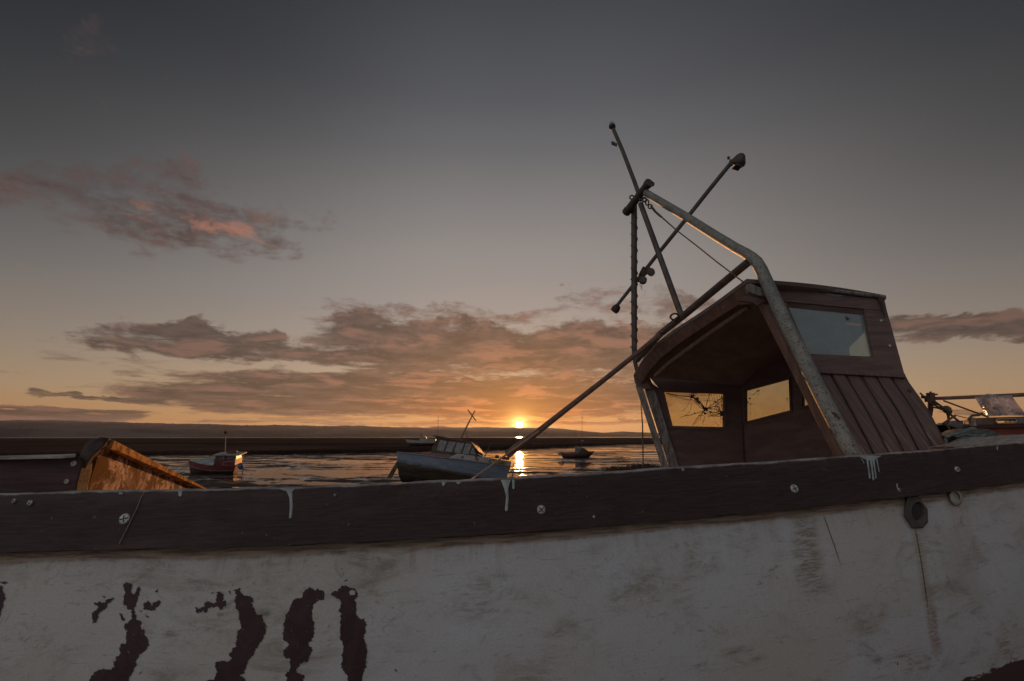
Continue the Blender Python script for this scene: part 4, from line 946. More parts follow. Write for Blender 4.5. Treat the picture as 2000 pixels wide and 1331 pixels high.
# ---- roof: thin cambered sheet with fascia boards
NEAR_A = P(1458, 545, 3.20); NEAR_B = P(1730, 577, 3.30)
farpx = [(1458, 545, 3.20), (1430, 566, 3.36), (1395, 592, 3.56), (1355, 619, 3.80), (1315, 645, 4.06), (1280, 672, 4.36), (1258, 697, 4.62), (1238, 731, 4.86)]
rear = [P(*q) for q in farpx]; along = NEAR_B - NEAR_A
rf = MB(); nr_ = len(rear)
fr = [v + along * (1.0 + 0.03 * i) for i, v in enumerate(rear)]
dn = Vector((0, 0, -0.028))
def upz(i): return Vector((0, 0, 0))
mid_ = [[a + (b - a) * k / 6 + Vector((0, 0, 0.020 * math.sin(k / 6 * math.pi))) for k in range(7)] for a, b in zip(rear, fr)]
rf.add([v for r_ in mid_ for v in r_] + [v + dn for r_ in mid_ for v in r_],
       [(i * 7 + k, i * 7 + k + 1, i * 7 + 8 + k, i * 7 + 7 + k) for i in range(nr_ - 1) for k in range(6)] +
       [tuple(7 * nr_ + q for q in (i * 7 + 7 + k, i * 7 + 8 + k, i * 7 + k + 1, i * 7 + k)) for i in range(nr_ - 1) for k in range(6)] +
       [(i * 7, i * 7 + 7, 7 * nr_ + i * 7 + 7, 7 * nr_ + i * 7) for i in range(nr_ - 1)] + [(i * 7 + 13, i * 7 + 6, 7 * nr_ + i * 7 + 6, 7 * nr_ + i * 7 + 13) for i in range(nr_ - 1)] +
       [(k + 1, k, 7 * nr_ + k, 7 * nr_ + k + 1) for k in range(6)] + [((nr_ - 1) * 7 + k, (nr_ - 1) * 7 + k + 1, 7 * nr_ + (nr_ - 1) * 7 + k + 1, 7 * nr_ + (nr_ - 1) * 7 + k) for k in range(6)])
M['rooffelt'] = mat('dark_roof_covering', (0.085, 0.06, 0.05, 1), (0.13, 0.10, 0.085, 1), 0.7, 6, bump=0.5)
for k_ in range((nr_ - 1) * 6, (nr_ - 1) * 12): rf.mi[k_] = 1
roof = rf.build('roof', [M['rooffelt'], M['ceiling']], house, smooth=True)
# moulded edge on the near side
ed = MB(); ed.tube([NW(1462, 549, -.02), NW(1500, 552.5, -.02), NW(1600, 565, -.02), NW(1728, 580.5, -.02)], 0.014, 8); ed.build('roof_edge', M['greywood'], house)
# fascia across the open rear: two boards, the inner one catches light on its lower edge
fa = MB(); low = [P(1472, 596, 3.24), P(1440, 596, 3.40), P(1405, 619, 3.60), P(1365, 645, 3.84), P(1325, 672, 4.10), P(1292, 698, 4.40), P(1270, 722, 4.66), P(1250, 752, 4.86)]
low[0] = P(1496, 592, 3.22)
vs = [v + Vector((0.0, 0.0, -0.02)) for v in rear] + low; nn = len(rear)
vs += [v + Vector((0.035, 0.01, 0)) for v in vs]
fa.add(vs, [f for i in range(nn - 1) for f in ((i, i + 1, i + 1 + nn, i + nn), (i + 2 * nn + 1, i + 2 * nn, i + 3 * nn, i + 3 * nn + 1), (i + nn, i + nn + 1, i + 3 * nn + 1, i + 3 * nn))])
fa.build('fascia', M['brownwood'], house, fix=True)
fb = MB(); l2 = [v + Vector((0.06, 0.03, -0.10)) for v in low[1:]]
fb.tube([P(1462, 600, 3.40), P(1430, 622, 3.56), P(1385, 653, 3.84), P(1345, 682, 4.10), P(1310, 708, 4.40), P(1280, 735, 4.70)], 0.022, 8); fb.build('roof_beam', M['brownwood'], house, smooth=True)
# broken corner piece hanging at the near rear corner
bp = MB(); bp.slab([P(1456, 556, 3.17), P(1466, 553, 3.17), P(1496, 566, 3.17), P(1500, 580, 3.17), P(1480, 577, 3.17), P(1461, 570, 3.17)], Vector((.02, .06, -.01))); bp.build('corner_block', M['greywood'], house, bevel=.006)
bp = MB(); bp.slab([P(1442, 588, 3.2), P(1452, 579, 3.2), P(1470, 576, 3.2), P(1494, 582, 3.2), P(1496, 589, 3.2), P(1487, 591, 3.2), P(1479, 597, 3.2), P(1471, 591, 3.2), P(1457, 589, 3.2)], Vector((.01, .02, 0))); bp.build('torn_board', M['varnish'], house)
# near-side inner lining between fascia and wall, far eave piece
ev = MB(); ev.slab([P(1237, 733, 4.85), P(1256, 722, 4.85), P(1272, 760, 4.85), P(1248, 759, 4.85), P(1240, 748, 4.85)], Vector((.05, .05, 0))); ev.build('eave_bracket', M['brownwood'], house)
# ---- far posts
for pl, m_, y0 in (([(1243, 752), (1254, 752), (1313, 935), (1302, 935)], 'greywood', 4.86), ([(1259, 753), (1277, 753), (1334, 935), (1317, 935)], 'greywood', 4.92)):
    q = MB(); q.slab([P(a, b, y0 - (b - 750) * .0016) for a, b in pl], Vector((.0, .05, 0))); q.build('rear_post', M[m_], house, bevel=.006)
# ---- far wall with the cracked window
def FW(px, py, back=0.0): return P(px, py, 4.96 - (py - 745) * 0.0016 + back)
T_ = Vector((0, .05, 0))
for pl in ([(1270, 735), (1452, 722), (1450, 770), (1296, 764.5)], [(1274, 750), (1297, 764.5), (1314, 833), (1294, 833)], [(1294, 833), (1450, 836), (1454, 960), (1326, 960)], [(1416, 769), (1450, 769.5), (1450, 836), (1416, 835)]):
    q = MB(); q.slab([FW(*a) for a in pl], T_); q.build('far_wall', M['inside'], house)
fr_ = MB()
O4 = [(1290, 760), (1419, 764), (1419, 840), (1309, 837)]; I4 = [(1297, 765.5), (1415, 769.5), (1415, 834.5), (1314, 832)]
ob = [FW(*q_, -.012) for q_ in O4]; ib = [FW(*q_, -.012) for q_ in I4]; ib2 = [v + Vector((0, .05, 0)) for v in ib]
fr_.add(ob + ib + ib2, [f for i in range(4) for f in ((i, (i + 1) % 4, (i + 1) % 4 + 4, i + 4), (i + 4, (i + 1) % 4 + 4, (i + 1) % 4 + 8, i + 8))])
fr_.build('window_frame', M['inside'], house)
def _thin(n, p, t):
    oc = n.n('ShaderNodeTexCoord').outputs['Object']
    tr_ = n.n('ShaderNodeBsdfTransparent'); gl = n.n('ShaderNodeBsdfGlossy'); df = n.n('ShaderNodeBsdfTranslucent')
    gl.inputs['Roughness'].default_value = 0.05; df.inputs['Color'].default_value = (0.6, 0.55, 0.42, 1); tr_.inputs['Color'].default_value = (0.74, 0.72, 0.62, 1)
    m1 = n.n('ShaderNodeMixShader'); m1.inputs[0].default_value = 0.05; t.links.new(tr_.outputs[0], m1.inputs[1]); t.links.new(gl.outputs[0], m1.inputs[2])
    m2 = n.n('ShaderNodeMixShader'); n.put(m2.inputs[0], n.mr(n.noise(oc, 9, 6, 0.65), 0.3, 0.7, 0.05, 0.16)); t.links.new(m1.outputs[0], m2.inputs[1]); t.links.new(df.outputs[0], m2.inputs[2])
    t.links.new(m2.outputs[0], [x for x in t.nodes if x.type == 'OUTPUT_MATERIAL'][0].inputs[0])
M['glass2'] = envmat('thin_dirty_window_glass', _thin)
g = MB(); g.slab([FW(*q, .02) for q in [(1293, 762), (1418, 766), (1418, 838), (1312, 836)]], Vector((0, .003, 0))); pane = g.build('glass', M['glass2'], house)
# cracks radiating through the pane, from impact points
ck = MB(); rnd = random.Random(11)
cen = [(1378, 801, 30), (1352, 775, 12), (1412, 808, 24), (1366, 785, 8), (1363, 779, 6)]
inside = lambda x, y: 1300 < x < 1415 and 767 < y < 833 and x > 1297 + (y - 765) * .26
def crackline(p0, p1, wob, w, bow=None):
    pts = []; n = 9; bow = rnd.uniform(-1, 1) * wob if bow is None else bow
    dx, dy = p1[0] - p0[0], p1[1] - p0[1]; L_ = math.hypot(dx, dy) + 1e-6
    for i in range(n):
        t_ = i / (n - 1); b_ = bow * 4 * t_ * (1 - t_) + rnd.uniform(-.4, .4)
        x, y = p0[0] + dx * t_ - dy / L_ * b_, p0[1] + dy * t_ + dx / L_ * b_
        if not inside(x, y): break
        pts.append(FW(x, y, .012))
    if len(pts) > 2: ck.tube(pts, w * 1.7, 4)
for (a, b) in zip(cen, [(1352, 775), (1300, 768), (1378, 801), (1352, 775), (1352, 775)]): crackline((a[0], a[1]), b, 2, .0022)
crackline((1352, 775), (1302, 768), 2, .002); crackline((1352, 782), (1304, 769), 3, .0014); crackline((1378, 801), (1412, 808), 3, .002, -5); crackline((1378, 801), (1411, 812), 3, .0018, 6)
crackline((1366, 785), (1378, 801), 1, .0035); crackline((1356, 777), (1366, 787), 1, .003)
for cx_, cy_, L_ in cen[:3]:
    for k in range(15 if L_ > 20 else 8):
        t_ = rnd.uniform(0, 6.28); l_ = L_ * rnd.uniform(.6, 1.9); crackline((cx_, cy_), (cx_ + l_ * math.cos(t_), cy_ + l_ * math.sin(t_)), 5, rnd.uniform(.0009, .0018))
for k in range(16):
    x, y = rnd.uniform(1345, 1412), rnd.uniform(770, 830); t_ = rnd.uniform(0, 3.1); l_ = rnd.uniform(15, 45)
    crackline((x, y), (x + l_ * math.cos(t_), y + l_ * math.sin(t_)), 10, rnd.uniform(.0008, .0014))
for k in range(7):
    crackline((1385 + k * 4, 769), (1392 + k * 4.5, 810), 2, .0008)
for cx_, cy_, r_ in ((1352, 775, 4), (1363, 779, 3.2), (1377, 799, 5), (1377, 808, 3), (1411, 809, 5), (1366, 786, 3), (1357, 807, 1.5), (1388, 806, 2)):
    vs = []
    for k in range(16):
        rr_ = r_ * rnd.uniform(.45, 1.25); t_ = k * 6.283 / 16; vs.append(FW(cx_ + rr_ * math.cos(t_), cy_ + rr_ * math.sin(t_), .010))
    ck.slab(vs, Vector((0, .004, 0)))
ck.build('cracks', M['black'], pane)
# ---- front wall in three facets, each with its window
c0x, c1x, c2x, c3x = (1448, 4.95), (1553, 4.30), (1647, 3.75), (1752, 3.24)
def facet(pa, pb, ya, yb, head, sill, wx, tops=(60, 60), lean=0.0, wl=0.0):
    """facet between picture columns pa, pb at depths ya, yb; head/sill give picture rows at both window edges"""
    dep = lambda x: ya + (yb - ya) * (x - pa) / (pb - pa)
    Q = lambda x, y: P(x + (lean * (y - 735) * (x - pa) / (pb - pa)), y, dep(x) - max(0, (y - 740)) * 0.0010)
    x0, x1 = wx; h0, h1 = head; s0, s1 = sill
    t_ = Vector((.03, .02, 0)); hs = (h1 - h0) / (x1 - x0); ss = (s1 - s0) / (x1 - x0)
    ha, hb_ = h0 + hs * (pa - x0), h1 + hs * (pb - x1); sa_, sb_ = s0 + ss * (pa - x0), s1 + ss * (pb - x1)
    q = MB()
    q.slab([Q(pa, ha - tops[0]), Q(pb, hb_ - tops[1]), Q(pb, hb_), Q(pa, ha)], t_)
    q.slab([Q(pa, sa_), Q(pb, sb_), Q(pb, 965), Q(pa, 965)], t_)
    q.slab([Q(pa, ha), Q(x0, h0), Q(x0, s0), Q(pa, sa_)], t_); q.slab([Q(x1, h1), Q(pb, hb_), Q(pb, sb_), Q(x1, s1)], t_)
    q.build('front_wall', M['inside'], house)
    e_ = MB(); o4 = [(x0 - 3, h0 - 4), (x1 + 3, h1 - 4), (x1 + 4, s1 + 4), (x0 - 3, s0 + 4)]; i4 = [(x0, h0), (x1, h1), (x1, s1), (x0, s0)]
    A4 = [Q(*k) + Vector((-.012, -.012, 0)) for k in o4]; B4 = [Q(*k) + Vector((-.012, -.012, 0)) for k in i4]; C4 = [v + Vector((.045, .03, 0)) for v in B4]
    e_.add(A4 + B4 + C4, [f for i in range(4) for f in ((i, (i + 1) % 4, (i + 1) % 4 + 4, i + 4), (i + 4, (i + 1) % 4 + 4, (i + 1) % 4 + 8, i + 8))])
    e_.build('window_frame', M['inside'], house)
    g_ = MB(); g_.slab([Q(x0 - 1, h0 - 1) + Vector((.012, .012, 0)), Q(x1 + 1, h1 - 1) + Vector((.012, .012, 0)), Q(x1 + 1, s1 + 1) + Vector((.012, .012, 0)), Q(x0 - 1, s0 + 1) + Vector((.012, .012, 0))], Vector((.003, .002, 0)))
    return g_.build('glass', M['glass2'], house), Q
gA, QA = facet(1448, 1553, 4.95, 4.30, (763.5, 740), (824.5, 802), (1455, 1541), (50, 70), 0.04)
# the pane's right edge leans a little
ms = MB(); ms.slab([QA(1538, 738) + Vector((-.02, -.02, 0)), QA(1550, 736) + Vector((-.02, -.02, 0)), QA(1552, 806) + Vector((-.02, -.02, 0)), QA(1543, 806) + Vector((-.02, -.02, 0))], Vector((.01, .01, 0)))
facet(1553, 1647, 4.30, 3.75, (752, 716), (795, 772), (1567, 1640), (75, 80))
facet(1647, 1756, 3.75, 3.24, (678, 622), (762, 742), (1655, 1730), (62, 24), 0.24)
for cx_, cy_, r_ in [(1463, 779, 2), (1471, 770, 1.4), (1475, 768, 1.2), (1478, 764.5, 1.8), (1481, 763, 1.5), (1459, 786, 1.7), (1465, 789, 1.2), (1465, 809, 1), (1535, 779, 1.2), (1480, 770, 1.1), (1468, 772, 1), (1535, 782, 1)]:
    s_ = MB(); s_.slab([QA(cx_ + r_ * math.cos(k) * rnd.uniform(.6, 1.2), cy_ + r_ * math.sin(k) * rnd.uniform(.6, 1.2)) + Vector((.008, .008, 0)) for k in [i * 6.283 / 9 for i in range(9)]], Vector((.002, .002, 0))); s_.build('grime_spot', M['black'], gA)
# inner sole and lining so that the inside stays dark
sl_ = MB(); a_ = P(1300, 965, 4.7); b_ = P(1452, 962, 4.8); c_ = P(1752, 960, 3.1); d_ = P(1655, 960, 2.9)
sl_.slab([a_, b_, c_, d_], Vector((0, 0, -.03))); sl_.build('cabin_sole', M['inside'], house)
# white bird mess on the sole near the post
# ================================================================== PIPE FRAME AND MAST
def pt(lst, sub=6):
    """smooth tube path through (px,py,Y,width_px)"""
    pts = [P(a, b, c) for a, b, c, w_ in lst]; rad = [w_ / 2 / FPX * P(a, b, c).length * 0.93 * (1 / (1 + 0.0 * a)) for a, b, c, w_ in lst]
    return pts, rad
fm = MB()
def px_r(px, py, Y, w_):
    """radius in metres of a tube that shows w_ pixels wide"""
    q = P(px, py, Y) - Vector((0, 0, CAMZ)); axis = Vector((0, CP, SP)); dep = q.dot(axis)
    return w_ / 2 / FPX * dep
pl = [(1690, 925, 2.74, 31), (1655, 868, 2.80, 30), (1610, 783, 2.90, 29), (1560, 683, 3.00, 27), (1520, 600, 3.09, 25), (1496, 548, 3.14, 24), (1486, 526, 3.17, 23.5), (1478, 512, 3.20, 22.5), (1468, 503, 3.24, 21.5), (1456, 495, 3.29, 20.5), (1440, 486.5, 3.37, 19.5), (1400, 462, 3.60, 18), (1340, 424, 3.98, 16.5), (1262, 377, 4.50, 13.5)]
fm.tube([P(a, b, c) for a, b, c, w_ in pl], [px_r(a, b, c, w_) for a, b, c, w_ in pl], 20)
frame = fm.build('pipe_frame', M['pipe'], boat, smooth=True)
M['peel'] = mat('bare_rusted_patch', (0.06, 0.03, 0.028, 1), (0.09, 0.05, 0.04, 1), 0.8, 30, bump=.5)
# bare patches low on the pipe: thin shells just proud of it
def patch(cen, a0, a1, l0, l1, jag_, seed):
    i = 0; pts3 = [P(a, b, c) for a, b, c, w_ in pl]; rads = [px_r(a, b, c, w_) for a, b, c, w_ in pl]
    A_, B_ = pts3[2], pts3[0]; ra, rb = rads[2], rads[0]; ax = (B_ - A_).normalized(); L_ = (B_ - A_).length
    tocam = (Vector((0, 0, CAMZ)) - (A_ + B_) / 2); tocam = (tocam - ax * tocam.dot(ax)).normalized(); sidev = ax.cross(tocam)
    vs = []; nu, nv = 14, 22; m_ = MB(); keep = []
    for iu in range(nu):
        for iv in range(nv):
            u = a0 + (a1 - a0) * iu / (nu - 1); l = l0 + (l1 - l0) * iv / (nv - 1); r_ = ra + (rb - ra) * l / L_ + .0016
            vs.append(A_ + ax * l + (tocam * math.cos(u) + sidev * math.sin(u)) * r_)
    fs = []
    for iu in range(nu - 1):
        for iv in range(nv - 1):
            cu = (iu + .5) / (nu - 1) * 2 - 1; cv_ = (iv + .5) / (nv - 1) * 2 - 1
            if cu * cu + cv_ * cv_ * 0.9 + .5 * (vnoise(iu * .5 + seed, iv * .3) - .5) < 1.0: fs.append((iu * nv + iv, iu * nv + iv + 1, (iu + 1) * nv + iv + 1, (iu + 1) * nv + iv))
    m_.add(vs, fs); m_.build('bare_patch', M['peel'], frame)
Lp = (P(*pl[0][:3]) - P(*pl[2][:3])).length
patch(None, -.65, .75, Lp * .20, Lp * .34, 1, 3); patch(None, -.35, 1.3, Lp * .60, Lp * .95, 1, 9)
def member(name, lst, m_, seg=14, par=None, mt=None):
    q = MB(); q.tube([P(a, b, c) for a, b, c, w_ in lst], [px_r(a, b, c, w_) for a, b, c, w_ in lst], seg)
    return q.build(name, mt or M['pipedark'], par or frame, smooth=True)
member('strut', [(1462, 512, 3.26, 16), (1400, 563, 3.70, 15), (1335, 617, 4.15, 14), (1290, 652, 4.45, 13), (1244, 704, 4.80, 11)], 0)
member('strut', [(1251, 398, 4.62, 10), (1290, 505, 4.45, 11), (1330, 616, 4.22, 12.5)], 0)
tee = MB(); tt_ = [(1224, 414, 4.86, 15), (1267, 358, 4.44, 15)]
tee.tube([P(*q[:3]) for q in tt_], [px_r(*q) for q in tt_], 16); e0, e1 = P(*tt_[0][:3]), P(*tt_[1][:3]); ax_ = (e1 - e0).normalized()
tee.tube([e1 - ax_ * .03, e1 + ax_ * .012], px_r(*tt_[1]) * 1.18, 16); tee.tube([e0 - ax_ * .012, e0 + ax_ * .03], px_r(*tt_[0]) * 1.15, 16)
tee.build('cross_head', M['pipedark'], frame, smooth=True)
for px, py, Y, r_ in ((1273, 360, 4.40, 4.2), (1234, 386, 4.72, 4.2), (1259, 391, 4.55, 4), (1320, 618.5, 4.2, 0)):
    if r_: q = MB(); q.torus(P(px, py, Y), (.25, 1, .2), r_ / FPX * Y, .0085, 16); q.build('eye_ring', M['iron'], frame, smooth=True)
q = MB(); q.torus(P(1317, 619, 4.16), (.1, .8, .9), 7.5 / FPX * 4.16, .009, 18, squash=1.0); q.build('eye_ring', M['iron'], frame, smooth=True)
# top pole with its lamp
top = member('top_pole', [(1252, 392, 4.62, 8.5), (1238, 352, 4.64, 8), (1216, 295, 4.66, 7.6), (1196, 248, 4.68, 7)], 0, 12)
lp = MB(); c_ = P(1196, 249, 4.68); axl = (P(1195, 240, 4.68) - P(1199, 256, 4.68)).normalized()
lp.lathe(c_ - axl * .02, axl, [(0, .018), (.008, .032), (.02, .036), (.045, .034), (.05, .024)], 16); lp.build('lamp', M['black'], top, smooth=True)
lp = MB(); lp.lathe(c_ + axl * .03, axl, [(0, .022), (.02, .022), (.034, .016), (.038, .006)], 14)
M['lens'] = mat('cloudy_lamp_lens', (0.40, 0.33, 0.28, 1), (0.3, .25, .2, 1), 0.35, 30, bump=.1); lp.build('lens', M['lens'], top, smooth=True)
lp = MB(); lp.slab([P(1194, 277, 4.66), P(1197, 276, 4.66), P(1206, 281, 4.66), P(1205, 286, 4.66), P(1195, 282, 4.66)], Vector((0, .012, 0))); lp.build('bracket', M['iron'], top)
# ---- mast, wrapped round with cord
mast = member('mast', [(1238.5, 402, 4.84, 11.5), (1238.5, 500, 4.84, 11.5), (1238.5, 600, 4.84, 11.5), (1239, 690, 4.84, 10.5), (1241, 712, 4.84, 8.5), (1246, 735, 4.84, 7)], 0, 16, mt=M['greywood'] if False else M['pipedark'])
lash = MB(); rr_ = px_r(1238, 500, 4.84, 12.2)
hx_ = []
for k in range(24 * 12):
    y = 425 + (690 - 425) * k / 288; c_ = P(1238.5, y, 4.84); a_ = k / 12 * 2 * math.pi / 2; hx_.append(c_ + Vector((math.cos(a_) * (rr_ + .002), math.sin(a_) * (rr_ + .002), 0)))
lash.tube(hx_, .0045, 5)

lash.build('lashing', M['rope'], mast, smooth=True)
# ---- slanting spar with lamps
spar = member('spar', [(1206, 596, 4.98, 6.6), (1240, 553, 4.98, 7), (1290, 490, 4.97, 7.5), (1340, 428, 4.96, 8), (1390, 365, 4.95, 8.2), (1430, 316, 4.95, 8)], 0, 12, par=boat)
lp = MB(); c_ = P(1204, 602, 4.98); axs = (P(1430, 316, 4.95) - P(1206, 596, 4.98)).normalized()
lp.lathe(c_ + axs * .035, -axs, [(0, .022), (.012, .036), (.05, .045), (.085, .040), (.09, .02)], 10, sq=.85); lp.build('lamp', M['black'], spar, smooth=True)
# flood lamp on the upper end: bracket and flared shade
lp = MB(); c_ = P(1430, 317, 4.95); dirl = (P(1448, 312, 4.9) - P(1428, 316, 4.95)).normalized()
lp.lathe(c_ - dirl * .03, dirl, [(0, .018), (.01, .032), (.035, .034), (.05, .045), (.085, .072), (.12, .082), (.15, .070), (.165, .045)], 20); lp.build('flood_lamp', M['pipedark'], spar, smooth=True)
lp = MB(); lp.box(P(1423, 309, 4.93), (.022, .02, .03)); lp.box(P(1428, 322, 4.93), (.03, .03, .02)); lp.slab([P(1436, 322, 4.88), P(1449, 326, 4.88), P(1456, 317, 4.88), P(1446, 313, 4.88)], Vector((0, .09, 0))); lp.build('bracket', M['iron'], spar)
# pulley blocks hanging at the crossing
pb = MB(); q_ = P(1257, 533, 4.90); pb.box(P(1256, 531, 4.92), (.055, .05, .09), Matrix.Rotation(.5, 3, 'Y')); pb.box(P(1252, 543, 4.92), (.03, .04, .07), Matrix.Rotation(.6, 3, 'Y')); pb.tube([P(1246, 549, 4.95), P(1268, 524, 4.95)], .026, 10)
pb.build('clamp', M['iron'], spar)
for (px, py, r_, tn) in ((1271, 532, 8.2, (.35, .9, .1)), (1256, 548, 7.5, (.15, .95, -.2))):
    pb = MB(); c_ = P(px, py, 4.86); av = Vector(tn).normalized(); rr_ = r_ / FPX * 4.86
    pb.lathe(c_ - av * .025, av, [(0, rr_ * .5), (.006, rr_), (.014, rr_), (.020, rr_ * .72), (.030, rr_ * .72), (.036, rr_), (.044, rr_), (.050, rr_ * .5)], 22)
    pb.build('horn', M['pipedark'], spar, smooth=True)
pb = MB()
pb.tube([P(1250, 552, 4.9), P(1250, 558, 4.9), P(1253, 562, 4.9)], .003, 5); pb.tube([P(1253, 553, 4.9), P(1254, 560, 4.9), P(1252, 565, 4.9), P(1255, 566, 4.9)], .003, 5); pb.build('loose_wire', M['rope'], spar)
# ---- chain and stay from the cross head to the roof
st = MB(); ch = [(1262, 391), (1269, 398), (1277, 407)]
for k, (px, py) in enumerate([(1258, 390), (1264, 396), (1270, 404)]):
    st.torus(P(px, py, 4.55), (0.25, 1, .3) if k % 2 == 0 else (1, .3, .2), (5.6 if k == 1 else 4.2) / FPX * 4.55, .0075, 14)
stay = [(1272, 404, 4.52, 5.0), (1280, 414, 4.46, 4.6), (1289, 422, 4.38, 4.6), (1294, 426, 4.34, 3.0), (1320, 449, 4.14, 2.6), (1360, 480, 3.86, 2.7), (1400, 512, 3.56, 2.8), (1450, 550, 3.22, 3.0)]
st.tube([P(*q[:3]) for q in stay], [px_r(*q) for q in stay], 8)
st.build('stay', M['rope'], frame, smooth=True)
# ---- strips lying on the roof edge
member('roof_batten', [(1293, 647, 4.30, 5), (1262, 673, 4.62, 5), (1238, 694, 4.86, 5)], 0, 8, mt=M['greywood'])
# ---- the long pole lashed outboard, and the cord from its end
pole = MB(); pp = [(1288, 655, 4.36, 9), (1240, 694, 4.10, 9.5), (1180, 742, 3.85, 10), (1120, 789, 3.60, 10.5), (1045, 848, 3.36, 12), (1015, 869, 3.28, 13.5), (992, 888, 3.22, 15)]
pole.tube([P(*q[:3]) for q in pp], [px_r(*q) for q in pp], 14)
opole = pole.build('boat_pole', M['brownwood'], None, smooth=True); tag(opole, 'long thin wooden pole slanting down aft from the wheelhouse eave across the sunset', 'pole')
cdm = MB(); cdm.tube([P(1052, 843, 3.33), P(1000, 880, 2.7), P(950, 916, 2.0), P(921, 937, 1.53)], [.0055, .005, .0035, .0028], 8)
ocd = cdm.build('cord', M['palerope'], None, smooth=True); tag(ocd, 'thin pale cord stretched from the long pole down to the dark strake', 'cord')
rp = MB(); rp.tube([P(1251, 762, 4.95), P(1252, 790, 4.95), P(1255, 830, 4.95), P(1255.5, 870, 4.95), P(1256, 900, 4.95), P(1256, 935, 4.95)], [.004, .004, .007, .007, .006, .005], 7)
orp = rp.build('hanging_rope', M['rope'], None, smooth=True); tag(orp, 'thin dark rope hanging straight down beside the rear wheelhouse posts', 'rope')
# ================================================================== GEAR ON THE FOREDECK, RIGHT EDGE
def drape(xs_, top, bot, y0, depth, wr, seed, nu=60, nv=22):
    m_ = MB()
    def f(u, v):
        x = xs_[0] + (xs_[-1] - xs_[0]) * u; t_ = float(np.interp(x, xs_, top)); b_ = float(np.interp(x, xs_, bot))
        a = v * math.pi; Y = y0 - depth / 2 * math.cos(a)
        h_ = math.sin(a) ** 0.6
        w_ = wr * (float(fbm(x / 14 + v * 1.5, v * 4.0 - x / 40, 4, seed)) - .5) * 2
        base = P(x, b_, y0); tp = P(x, t_, y0)
        return Vector((tp.x + w_ * .5, Y + w_, base.z + (tp.z - base.z) * h_ + w_ * .35))
    m_.grid(nu, nv, f); return m_
o_ = solid(drape([1828, 1838, 1850, 1862, 1876, 1888, 1898], [829, 829, 827, 822, 823, 827, 838], [872] * 7, 3.45, .5, .03, 3).build('tarpaulin', M['tarp'], None, smooth=True), .004); tag(o_, 'grey tarpaulin bundled in a low mound just forward of the wheelhouse', 'tarpaulin')
M['net'] = mat('dark_fishing_net', (0.06, 0.05, 0.045, 1), (0.13, 0.13, 0.12, 1), 0.9, 40, bump=1.0, bscale=120)
o_ = solid(drape([1842, 1852, 1868, 1885, 1900, 1915, 1930], [853, 848, 843, 839, 838, 848, 853], [886, 886, 884, 882, 880, 878, 876], 2.95, .4, .035, 8).build('fishing_net', M['net'], None, smooth=True), .004)
tag(o_, 'dark fishing net heaped on deck between wheelhouse and pale canvas', 'fishing net')
tr = MB(); rnd = random.Random(5)
for pth in ([(1846, 853), (1858, 848), (1876, 844), (1892, 838), (1902, 835.5), (1905, 838)], [(1846, 855), (1849, 862), (1846, 868)], [(1862, 872), (1880, 865), (1900, 857), (1915, 851), (1924, 849), (1926, 854), (1919, 858)], [(1852, 869), (1870, 860), (1893, 853), (1912, 851)], [(1866, 851), (1884, 846), (1903, 850), (1921, 851)]):
    tr.tube([P(a, b, 2.74) for a, b in pth], .0062, 7)
    tr.tube([P(a + rnd.uniform(-1.5, 1.5), b + 2.2, 2.73) for a, b in pth], .005, 7)
o_ = tr.build('net_rope', M['tealrope'], o_, smooth=True, label='faded teal headrope of the net')
o_ = solid(drape([1868, 1890, 1905, 1930, 1960, 2000, 2060, 2200], [873, 866, 860, 855, 853, 850, 847, 840], [880, 878, 876, 873, 870, 866, 860, 850], 2.62, .36, .016, 5, 90, 18).build('canvas', M['palesheet'], None, smooth=True), .004); tag(o_, 'pale dirty canvas spread along the foredeck edge at the right', 'canvas')
# spar laid fore and aft
sp_ = MB(); pp = [(1812, 779, 3.30, 6.4), (1850, 778, 3.28, 6.8), (1930, 774.5, 3.24, 7.4), (2010, 771, 3.20, 7.8), (2200, 762, 3.1, 8)]
sp_.tube([P(*q[:3]) for q in pp], [px_r(*q) for q in pp], 12); osp = sp_.build('deck_spar', M['brownwood'], None, smooth=True); tag(osp, 'long brown spar lying nearly level forward of the wheelhouse, plastic sheet over it', 'spar')
# crutch and clutter of lashings at the spar's after end
kn = MB(); C0 = P(1819, 779, 3.28)
kn.box(P(1818, 775, 3.27), (.035, .03, .05)); kn.box(P(1818, 769.5, 3.27), (.008, .01, .03)); kn.box(P(1822, 771, 3.27), (.05, .02, .010)); kn.box(P(1811, 776, 3.28), (.06, .03, .018)); kn.tube([P(1817, 779, 3.27), P(1817, 800, 3.27), P(1815, 812, 3.27)], .016, 8)
kn.box(P(1812, 781, 3.25), (.02, .03, .03)); kn.box(P(1823, 786, 3.26), (.018, .02, .03))
okn = kn.build('crutch', M['iron'], None); tag(okn, 'rusty iron crutch that holds the after end of the level spar', 'crutch')
def rope(pts, w_, name, lab, m_='rope', Y=3.24):
    t_ = MB(); P3 = [P(a, b, Y) for a, b in pts]; t_.tube(P3, w_, 7)
    o = t_.build(name, M[m_], None, smooth=True); return tag(o, lab, 'rope', 'tangled lines under the level spar')
rope([(1797, 768), (1806, 776), (1818, 789), (1835, 796), (1848, 803), (1862, 815), (1870, 822)], .0055, 'deck_rope', 'thick dark line from the wheelhouse corner to the tarpaulin')
rope([(1823, 783), (1840, 795), (1852, 806), (1866, 818), (1874, 824)], .007, 'deck_rope', 'tarred line running steeply down from the crutch', Y=3.2)
rope([(1818, 795), (1834, 798), (1846, 803)], .006, 'deck_rope', 'short nearly level line low on the crutch')
rope([(1848, 802), (1852, 812), (1853, 820), (1850, 826), (1843, 830)], .008, 'deck_rope', 'stout rope end curling down onto the tarpaulin', Y=3.22)
